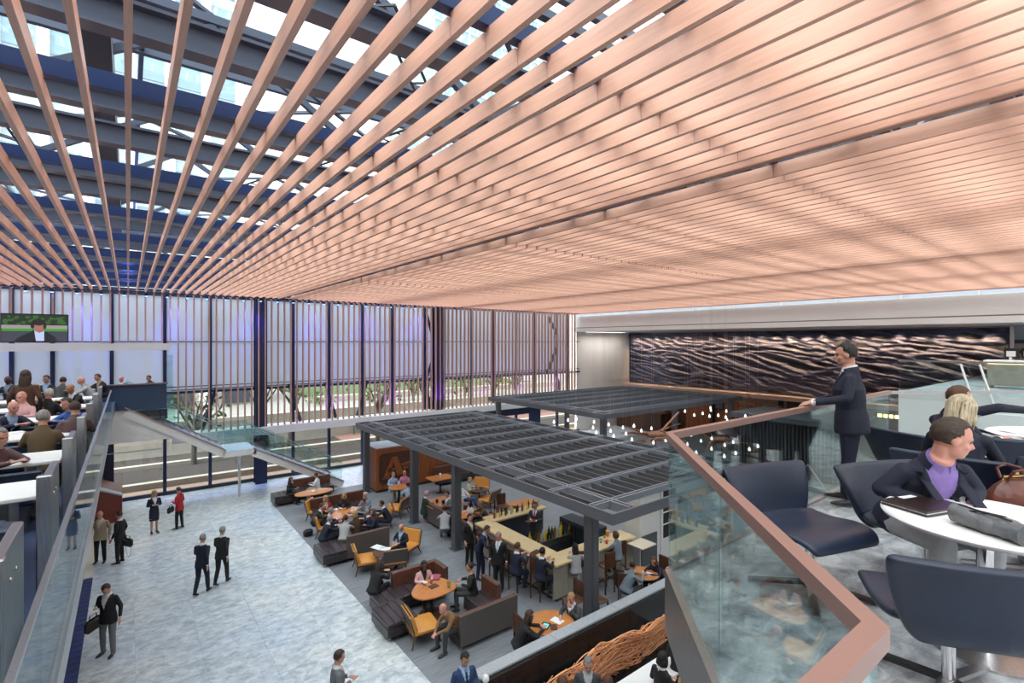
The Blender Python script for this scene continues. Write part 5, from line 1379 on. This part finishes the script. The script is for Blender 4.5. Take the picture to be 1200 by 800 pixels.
POSE['phone'] = make_body('phone_body', (0, 0, .93), 3, (((-.26, -.03, 1.12), (-.30, .06, .88), None, (1, 0, 0)), ((.25, -.02, 1.13), (.12, .22, 1.20), None, None)), leg_st(.02, .12), hp=40)
POSE['walk'] = make_body('walking_body', (0, 0, .93), 4, (((-.24, .10, 1.14), (-.24, .28, .98), None, (1, 0, 0)), ((.24, -.16, 1.13), (.25, -.16, .88), None, (-1, 0, 0))), (((-.09, -.02, .50), (-.09, -.19, .12), (0, 1, -.4)), ((.09, .11, .50), (.09, .15, .085), (0, 1, 0))), hp=3)
POSE['skirt'] = make_body('skirt_body', (0, 0, .93), 2, (((-.22, -.0, 1.12), (-.05, .22, 1.16), None, None), ((.22, .0, 1.12), (.08, .22, 1.18), None, None)), leg_st(0, .08), hp=5, skirt=True, tie=False, girth=.9)
POSE['sit'] = make_body('sitting_body', (0, 0, PZ), 8, (((-.25, .10, .74), (-.14, .34, .76), None, None), ((.25, .10, .74), (.14, .36, .76), None, None)), leg_sit(), hp=8)
POSE['sitfwd'] = make_body('leaning_body', (0, -.05, PZ), 28, (((-.25, .32, .74), (-.08, .52, .80), None, None), ((.25, .32, .74), (.08, .54, .80), None, None)), leg_sit(), hp=10)
POSE['knees'] = make_body('knees_body', (0, -.05, PZ), 45, (((-.20, .38, .60), (-.04, .58, .50), None, None), ((.20, .38, .60), (.04, .58, .50), None, None)), leg_sit(.50, .42, .16), hp=15, tie=False)
POSE['back'] = make_body('reclining_body', (0, 0, .46), -22, (((-.28, .02, .66), (-.12, .20, .62), None, None), ((.28, .02, .66), (.12, .22, .62), None, None)), (((-.10, .50, .50), (-.10, .86, .16), (0, 1, .6)), ((.10, .50, .52), (.06, .90, .18), (0, 1, .6))), hp=-5, tie=False)
POSE['cross'] = make_body('crossed_body', (0, 0, PZ), 2, (((-.26, .06, .76), (-.10, .30, .74), None, None), ((.26, .06, .76), (.10, .30, .74), None, None)), (((-.10, .46, .50), (-.12, .44, .085), (0, 1, 0)), ((.02, .48, .60), (-.16, .66, .38), (-.3, 1, -.3))), hp=22)
POSE['stool'] = make_body('stool_body', (0, 0, .82), 10, (((-.25, .20, 1.08), (-.12, .42, 1.16), None, None), ((.25, .20, 1.08), (.12, .42, 1.16), None, None)), (((-.13, .36, .74), (-.12, .26, .36), (0, 1, 0)), ((.13, .36, .74), (.12, .24, .36), (0, 1, 0))), hp=5)
POSE['think'] = make_body('thinking_body', (0, 0, PZ), 14, (((-.25, .26, .76), (-.02, .30, .96), (0, .1, 1), (0, -1, 0)), ((.25, .22, .74), (.10, .46, .77), None, None)), leg_sit(), hp=14)
POSE['lstand'] = make_body('stooping_body', (0, -.05, .93), 24, (((-.26, .26, 1.10), (-.15, .46, 1.12), None, None), ((.26, .26, 1.10), (.15, .46, 1.12), None, None)), leg_st(.04), hp=20)
HEADZ = {k: (b['hc'].y, b['hc'].z) for k, b in POSE.items()}
def by_head(pose, px, py, deg, base, *a, scale=1.0, **k):
    """stand or seat a figure so that its head centre shows at px, py; base is the floor height"""
    hy_, hz_ = HEADZ[pose]; x, y = at(px, py, base+hz_*scale); r = face(deg)
    hx = POSE[pose]['hc'].x*scale; hy_ *= scale
    x -= math.cos(r)*hx-math.sin(r)*hy_; y -= math.sin(r)*hx+math.cos(r)*hy_
    return person(POSE[pose], (x, y, base), r, *a, scale=scale, **k)
G = 0.0
P_ = by_head
# marble hall
P_('stand', 117, 603, 160, G, 'grey haired man in a beige jacket and black trousers facing the man in black', 'beige', 'cream', 'black', 'pink', hcol='grey', hair='bald')
P_('stand', 139, 603, 265, G, 'stout man in a black suit seen from the side with a bag over his shoulder', 'black', 'white', skin='pink', hcol='brown')
P_('skirt', 181, 578, 130, G, 'blond woman in a navy jacket and skirt talking to the woman in red', 'navy', 'white', 'navy', hair='long', hcol='blond', scale=.95)
P_('hold', 209, 574, 270, G, 'woman in a red jacket and black trousers holding a black bag', 'red', 'red', 'black', hair='short', hcol='brown', scale=.95, tie='red')
P_('phone', 124, 690, 175, G, 'man in a black jacket and grey trousers reading his phone, briefcase at his side', 'black', 'white', 'grey', hcol='brown')
P_('walk', 238, 630, 358, G, 'man in dark navy walking away on the marble, the left of two', 'navysuit', 'white', 'navysuit', hcol='grey')
P_('walk', 261, 621, 358, G, 'man in black walking away on the marble, the right of two', 'black', 'white', 'black', hcol='grey')
P_('hold', 398, 769, 60, G, 'brown haired man in a grey suit at the bottom edge on the marble', 'grey', 'white', 'grey', hcol='brown', tie='maroon')
P_('hold', 545, 772, 150, G, 'man in a bright navy suit, tie and glasses at the bottom edge by the parapet', 'blue', 'lblue', skin='tan', hcol='black', tie='navy')
P_('hold', 689, 778, 185, G, 'grey haired man in a dark suit in front of the copper sculpture', 'dgrey', 'lgrey', hcol='grey')
P_('stand', 796, 746, 200, G, 'balding man in a black suit with a white name badge at the counter', 'black', 'white', skin='pink', hair='bald', hcol='black', tie='black')
P_('hold', 777, 771, 60, G, 'woman with a dark bob in a black jacket facing the balding man', 'black', 'white', hair='bob', hcol='black', scale=.95)
P_('stand', 801, 797, 350, G, 'blond woman seen from behind at the very bottom edge', 'beige', 'white', hair='long', hcol='blond', scale=.95)
P_('stand', 659, 801, 350, G, 'brown haired head just showing at the bottom edge left of the grey haired man', 'brown', 'white', hcol='auburn', hair='curly', scale=.95)
P_('stand', 712, 799, 10, G, 'brown haired head just showing at the bottom edge right of the grey haired man', 'grey', 'white', hcol='auburn')
# far left bench
P_('sit', 341, 562, 95, G, 'dark haired woman in black on the ottoman at the far bench', 'black', 'black', hair='long', hcol='brown', scale=.93)
P_('sit', 370, 557, 270, G, 'dark haired woman in a white jacket reaching across at the far bench', 'white', 'white', 'beige', hair='short', hcol='brown', scale=.95)
# crowded round table
for a in (('sit', 382, 584, 130, 'blond woman in a red jacket and cream scarf at the crowded table', 'red', 'cream', 'black', 'light', 'bob', 'blond'),
          ('sit', 403, 581, 175, 'blond woman in black at the back of the crowded table', 'black', 'black', 'black', 'light', 'bob', 'blond'),
          ('sit', 428, 580, 200, 'white haired man at the back right of the crowded table', 'steel', 'grey', 'dgrey', 'pink', 'short', 'white'),
          ('sitfwd', 425, 588, 215, 'dark haired man in a grey shirt at the crowded table', 'steel', 'steel', 'dgrey', 'light', 'short', 'black'),
          ('sit', 437, 600, 255, 'auburn haired woman with a red scarf at the right of the crowd', 'navy', 'red', 'navy', 'light', 'bob', 'auburn'),
          ('sitfwd', 378, 593, 80, 'man in a black suit with a blue lanyard at the left of the crowd', 'black', 'white', 'black', 'pink', 'short', 'brown'),
          ('sit', 388, 598, 60, 'grey haired man in navy squeezed between two others at the left', 'navy', 'white', 'navy', 'pink', 'short', 'grey'),
          ('sitfwd', 387, 608, 40, 'grey haired man in a dark suit on the big bench, his back to the camera', 'navysuit', 'white', 'navysuit', 'pink', 'short', 'grey'),
          ('sitfwd', 405, 607, 355, 'brown haired man in a light grey shirt on the big bench, from behind', 'lgrey', 'lgrey', 'lgrey', 'light', 'short', 'brown'),
          ('sit', 416, 602, 320, 'blond woman in a brown top on the big bench, from behind', 'brown', 'brown', 'brown', 'light', 'bob', 'blond'),
          ('sitfwd', 430, 600, 300, 'man in a navy suit leaning in over the big bench', 'navy', 'white', 'navy', 'light', 'short', 'grey')):
    P_(a[0], a[1], a[2], a[3], G, *a[4:])
P_('sitfwd', 447, 590, 270, G, 'dark haired man in a navy suit on the orange chair right of the crowd', 'navysuit', 'white', hcol='black')
P_('cross', 470, 618, 205, G, 'bald man in a navy suit reading on an orange chair', 'navysuit', 'lblue', skin='pink', hair=None)
# U shaped seat
P_('sitfwd', 445, 661, 25, G, 'dark haired woman in black hunched on the end of the U shaped seat', 'black', 'black', hair='bob', hcol='brown')
P_('sit', 497, 662, 150, G, 'dark haired woman in a pale pink jacket behind the triangular table', 'pink', 'black', 'dgrey', 'brown', 'bob', 'black', scale=.95)
P_('sit', 550, 664, 265, G, 'man in a dark suit gesturing across the triangular table', 'black', 'beige', 'dgrey', 'light', 'short', 'brown')
P_('knees', 519, 713, 230, G, 'bald man in a tan jacket bent forward at the end of the L shaped bench', 'tan', 'tan', 'dgrey', 'pink', None)
# by the kiosk
P_('sit', 461, 556, 140, G, 'grey haired man in a light blue shirt below the letter sign', 'lblue', 'lblue', 'khaki', 'pink', 'short', 'grey')
P_('sit', 474, 554, 190, G, 'bald man in a pink shirt below the letter sign', 'rose', 'rose', 'dgrey', 'pink', None)
P_('sitfwd', 478, 568, 330, G, 'person in a light blue shirt from behind, half hidden by the post', 'lblue', 'lblue', 'khaki', 'light', 'short', 'brown')
# booth
P_('sit', 500, 578, 60, G, 'man with white hair in a dark green jacket in the booth', 'green', 'white', 'black', 'pink', 'short', 'white')
P_('sit', 524, 579, 230, G, 'pink faced man half hidden by the booth post', 'grey', 'white', 'grey', 'pink', 'short', 'brown')
P_('sitfwd', 521, 596, 350, G, 'man in a grey shirt from behind in the booth, by the post', 'lgrey', 'lgrey', 'grey', 'light', 'short', 'brown')
P_('back', 538, 567, 110, G, 'bald man in a white shirt and blue jeans lying back in his chair', 'white', 'white', 'denim', 'pink', None)
P_('sit', 551, 562, 90, G, 'blond woman in a cream top beside the reclining man', 'cream', 'cream', 'cream', 'light', 'bob', 'blond', scale=.95)
P_('sit', 550, 589, 240, G, 'woman with long black hair in a white top in the booth', 'white', 'white', 'black', 'light', 'long', 'black', scale=.95)
P_('sitfwd', 562, 590, 250, G, 'grey haired man in brown leaning toward the black haired woman', 'olive', 'brown', 'dgrey', 'light', 'short', 'grey')
P_('sit', 575, 603, 200, G, 'brown haired woman in a beige jacket behind the standing men', 'beige', 'cream', 'beige', 'light', 'short', 'brown', scale=.96)
# standing at the bar
P_('stand', 551, 606, 130, G, 'bald man in a black suit standing by the pergola post', 'black', 'cream', 'black', 'pink', 'short', 'black')
P_('lstand', 571, 620, 100, G, 'man in a dark blue suit stooping beside the bar', 'navy', 'lblue', 'navy', 'light', 'short', 'brown')
P_('stand', 584, 628, 200, G, 'man in a black suit and light blue tie standing at the bar', 'black', 'white', 'black', 'pink', 'short', 'grey', tie='lblue')
P_('stool', 607, 640, 45, G, 'brown haired man in a navy suit on a bar stool, from behind', 'navy', 'white', 'navy', 'light', 'short', 'auburn')
P_('stool', 636, 646, 45, G, 'black haired man in a navy suit on a bar stool, phone at his ear', 'navysuit', 'white', 'navysuit', 'tan', 'short', 'black')
P_('stool', 674, 641, 355, G, 'woman with long black hair in a pale grey dress at the bar', 'lgrey', 'lgrey', 'lgrey', 'light', 'long', 'black', scale=.95)
P_('stool', 721, 627, 320, G, 'woman with curly dark hair in a blue grey top at the bar', 'steel', 'steel', 'brown', 'light', 'curly', 'auburn', scale=.95)
P_('hold', 627, 592, 200, G, 'man with a red tie on the far side of the bar', 'dgrey', 'white', 'dgrey', 'pink', 'short', 'brown', tie='red')
# near the parapet
P_('sitfwd', 621, 721, 75, G, 'woman with a brown ponytail in black at the tablet table', 'black', 'black', 'black', 'light', 'long', 'brown')
P_('think', 669, 700, 220, G, 'fair haired man in a grey suit, hand to his face, at the tablet table', 'dgrey', 'white', 'dgrey', 'pink', 'short', 'blond', tie='navy')
P_('sitfwd', 742, 662, 60, G, 'person in a blue grey top bent over the table by the parapet', 'steel', 'steel', 'dgrey', 'light', 'short', 'brown')
P_('sitfwd', 766, 657, 235, G, 'woman with auburn hair in navy by the parapet', 'navy', 'navy', 'navy', 'light', 'bob', 'auburn', scale=.95)
P_('sit', 826, 627, 190, G, 'woman in a white top seen through the guardrail glass', 'white', 'white', 'dgrey', 'light', 'long', 'brown', scale=.95)
# left mezzanine
for a in (('sit', 9, 445, 170, 'bald dark skinned man in a navy vest at the far left table', 'navy', 'steel', 'black', 'dark', None, 'black'),
          ('stand', 30, 440, 330, 'woman with long brown hair in a dark dress standing at the back', 'brown', 'brown', 'brown', 'light', 'long', 'brown'),
          ('sit', 54, 444, 170, 'man in a dark suit with brown hair at the far mezzanine table', 'black', 'lblue', 'black', 'light', 'short', 'brown'),
          ('sitfwd', 74, 446, 330, 'dark haired person turned away at the far mezzanine table', 'dgrey', 'dgrey', 'black', 'light', 'short', 'black'),
          ('sitfwd', 95, 446, 230, 'bald man in a pale grey shirt at the far end table', 'lgrey', 'lgrey', 'grey', 'pink', None, 'black'),
          ('sitfwd', 114, 442, 200, 'brown haired man in a black suit near the last steel panel', 'black', 'beige', 'black', 'light', 'short', 'brown'),
          ('sitfwd', 42, 455, 130, 'fair haired man in a black suit looking down, middle table', 'black', 'white', 'black', 'light', 'short', 'blond'),
          ('sitfwd', 82, 455, 190, 'bald man in a black suit reading at the middle mezzanine table', 'black', 'white', 'black', 'tan', None, 'black'),
          ('sit', 58, 461, 350, 'white haired man in black from behind, middle mezzanine table', 'black', 'black', 'black', 'pink', 'short', 'white'),
          ('sit', 25, 465, 175, 'bald man in a pink shirt facing the camera', 'pink', 'pink', 'black', 'pink', None, 'black'),
          ('sitfwd', 16, 477, 110, 'bald man in a navy suit and blue tie leaning over papers', 'navy', 'lblue', 'black', 'pink', None, 'black'),
          ('sitfwd', 78, 473, 190, 'man in a bright blue shirt with his hand at his mouth', 'royal', 'royal', 'black', 'light', 'short', 'brown'),
          ('sit', 88, 478, 320, 'dark haired man in a dark maroon jacket from behind', 'maroon', 'maroon', 'black', 'light', 'short', 'brown'),
          ('sit', 51, 489, 330, 'large man in an olive brown jacket from behind, nearest the steel panels', 'olive', 'olive', 'black', 'light', 'short', 'grey'),
          ('sitfwd', 0, 512, 100, 'grey haired man in a maroon sweater cut by the left edge', 'maroon', 'maroon', 'black', 'light', 'short', 'grey'),
          ('sit', 142, 444, 185, 'bald man in a black jacket behind the dark ledge at the end', 'black', 'white', 'black', 'pink', None, 'black'),
          ('sitfwd', 174, 443, 190, 'red haired person with arms folded behind the dark ledge', 'dgrey', 'dgrey', 'black', 'light', 'short', 'auburn')):
    P_(a[0], a[1], a[2], a[3], ZM if a[1] < 130 else 4.58, *a[4:])

# bags carried
def bag(label, px, py, z, deg, s=1, m=None):
    x, y = at(px, py, z)
    t = thing('carried_bag', label, 'bag', (x, y, z-.16*s), face(deg))
    MB().cbox((0, 0, .15*s), (.42*s, .14*s, .28*s), .05*s).build('body', m or M_rubber, t, smooth=True)
    MB().tube([(-.1*s, 0, .28*s), (-.09*s, 0, .38*s), (.09*s, 0, .38*s), (.1*s, 0, .28*s)], .012, 6).build('handle', m or M_rubber, t, smooth=True); return t
bag('dark grey briefcase in the hand of the man with the phone', 109, 731, .72, 90, 1, mat('dark_grey_canvas', (.045, .045, .05), .8))
sb_ = bag('black shoulder bag with a pale strap carried by the stout man in black', 150, 635, .95, 20, .9)
bag('black handbag of the woman in red', 200, 597, .75, 90, .8)
MB().tube([(-.12, 0, .1), (-.1, .02, -.2), (.0, .03, -.35), (.1, .02, -.2), (.12, 0, .1)], .012, 6).build('strap', M_white, sb_)
bd_ = thing('name_badge', 'white name badge on a pale lanyard worn by the balding man', 'badge', (*at(798, 768, 1.2), 1.2), face(200))
MB().cbox((0, .0, 0), (.09, .004, .07), .001).build('card', M_paper, bd_)
MB().tube([(0, 0, .03), (-.05, .0, .28)], .006, 4).tube([(0, 0, .03), (.05, .0, .28)], .006, 4).build('lanyard', M_paper, bd_)

# ------------------------------------------------------------ the four people on the balcony, in finer detail
def local(loc, rz, p):
    """world point to a figure's own frame"""
    d = Vector(p)-Vector(loc); return tuple(Matrix.Rotation(-rz, 3, 'Z') @ d)
# standing man at the rail
x, y = cw(3.58, 5.24); rz = camdir(-.80, .60)
hL = cw(3.12, 5.24); hR = cw(3.28, 5.36)
zr = ZU+1.055
wl = local((x, y, ZU), rz, (*cw(3.14, 5.20), zr+.02)); wr_ = local((x, y, ZU), rz, (*cw(3.22, 5.33), zr+.02))
bm1 = make_body('standing_man_body', (0, 0, .92), 3, (((-.26, .02, 1.14), wl, (.2, 1, -.35), (0, -.2, -1)), ((.24, .06, 1.13), wr_, (-.3, 1, -.3), (0, -.2, -1))),
                (((-.10, .02, .50), (-.11, -.02, .085), (-.2, 1, 0)), ((.10, .03, .50), (.12, .06, .085), (.25, 1, 0))), hp=6, hy=8, vox=.0085, girth=1.12, fist=.7)
o_ = person(bm1, (x, y, ZU), rz, 'dark haired man in a navy suit standing at the rail, looking out over the hall', 'navysuit', 'white', 'navysuit', 'light', 'short', 'black', tie='navy')
tailor(o_, bm1, 'navysuit', 'white')
# seated man with purple shirt leaning over
x, y = cw(2.74, 3.44); rz = camdir(-.08, -1)
bm2 = make_body('bending_man_body', (0, 0, .50), 34, (((-.29, .18, .72), (-.10, .38, .68), (0, 1, -.1), None), ((.29, .18, .72), (.10, .38, .68), (0, 1, -.1), None)),
                leg_sit(.50, .48, .13), hp=14, hy=70, vox=.0085, tie=False, girth=1.05, vopen=.24)
o_ = person(bm2, (x, y, ZU), rz, 'man in a navy jacket and purple shirt bending forward behind the round table', 'navysuit', 'purple', 'lgrey', 'pink', 'short', 'brown', scale=1.04)
tailor(o_, bm2, 'navysuit', 'purple')
# blond woman from behind
x, y = cw(3.78, 4.22); rz = camdir(.75, .66)
bm3 = make_body('blond_woman_body', (0, 0, .50), 16, (((-.24, .22, .72), (-.08, .50, .78), None, None), ((.24, .26, .72), (.14, .56, .78), None, None)),
                leg_sit(), hp=18, hy=-12, vox=.009, tie=False, girth=.95)
o_ = person(bm3, (x, y, ZU), rz, 'blond woman in a navy jacket seen from behind at the far right table', 'navysuit', 'navysuit', 'navysuit', 'light', 'strands', 'ash', scale=.98)
tailor(o_, bm3, 'navysuit', 'navysuit')
# man with the outstretched arm
x, y = cw(4.38, 5.05); rz = camdir(.98, .05)
far = local((x, y, ZU), rz, (*cw(5.25, 5.0), ZU+1.02)); mid = local((x, y, ZU), rz, (*cw(4.85, 4.95), ZU+1.06))
bm4 = make_body('reaching_man_body', (0, 0, .50), 14, ((tuple(Vector(mid)), tuple(Vector(far)), None, None), ((.26, .16, .72), (.18, .42, .76), None, None)),
                leg_sit(), hp=12, hy=-20, vox=.009, tie=False)
o_ = person(bm4, (x, y, ZU), rz, 'man in a navy suit behind the blond woman stretching his arm to the right', 'navysuit', 'white', 'navysuit', 'pink', 'short', 'auburn')
tailor(o_, bm4, 'navysuit', 'white')
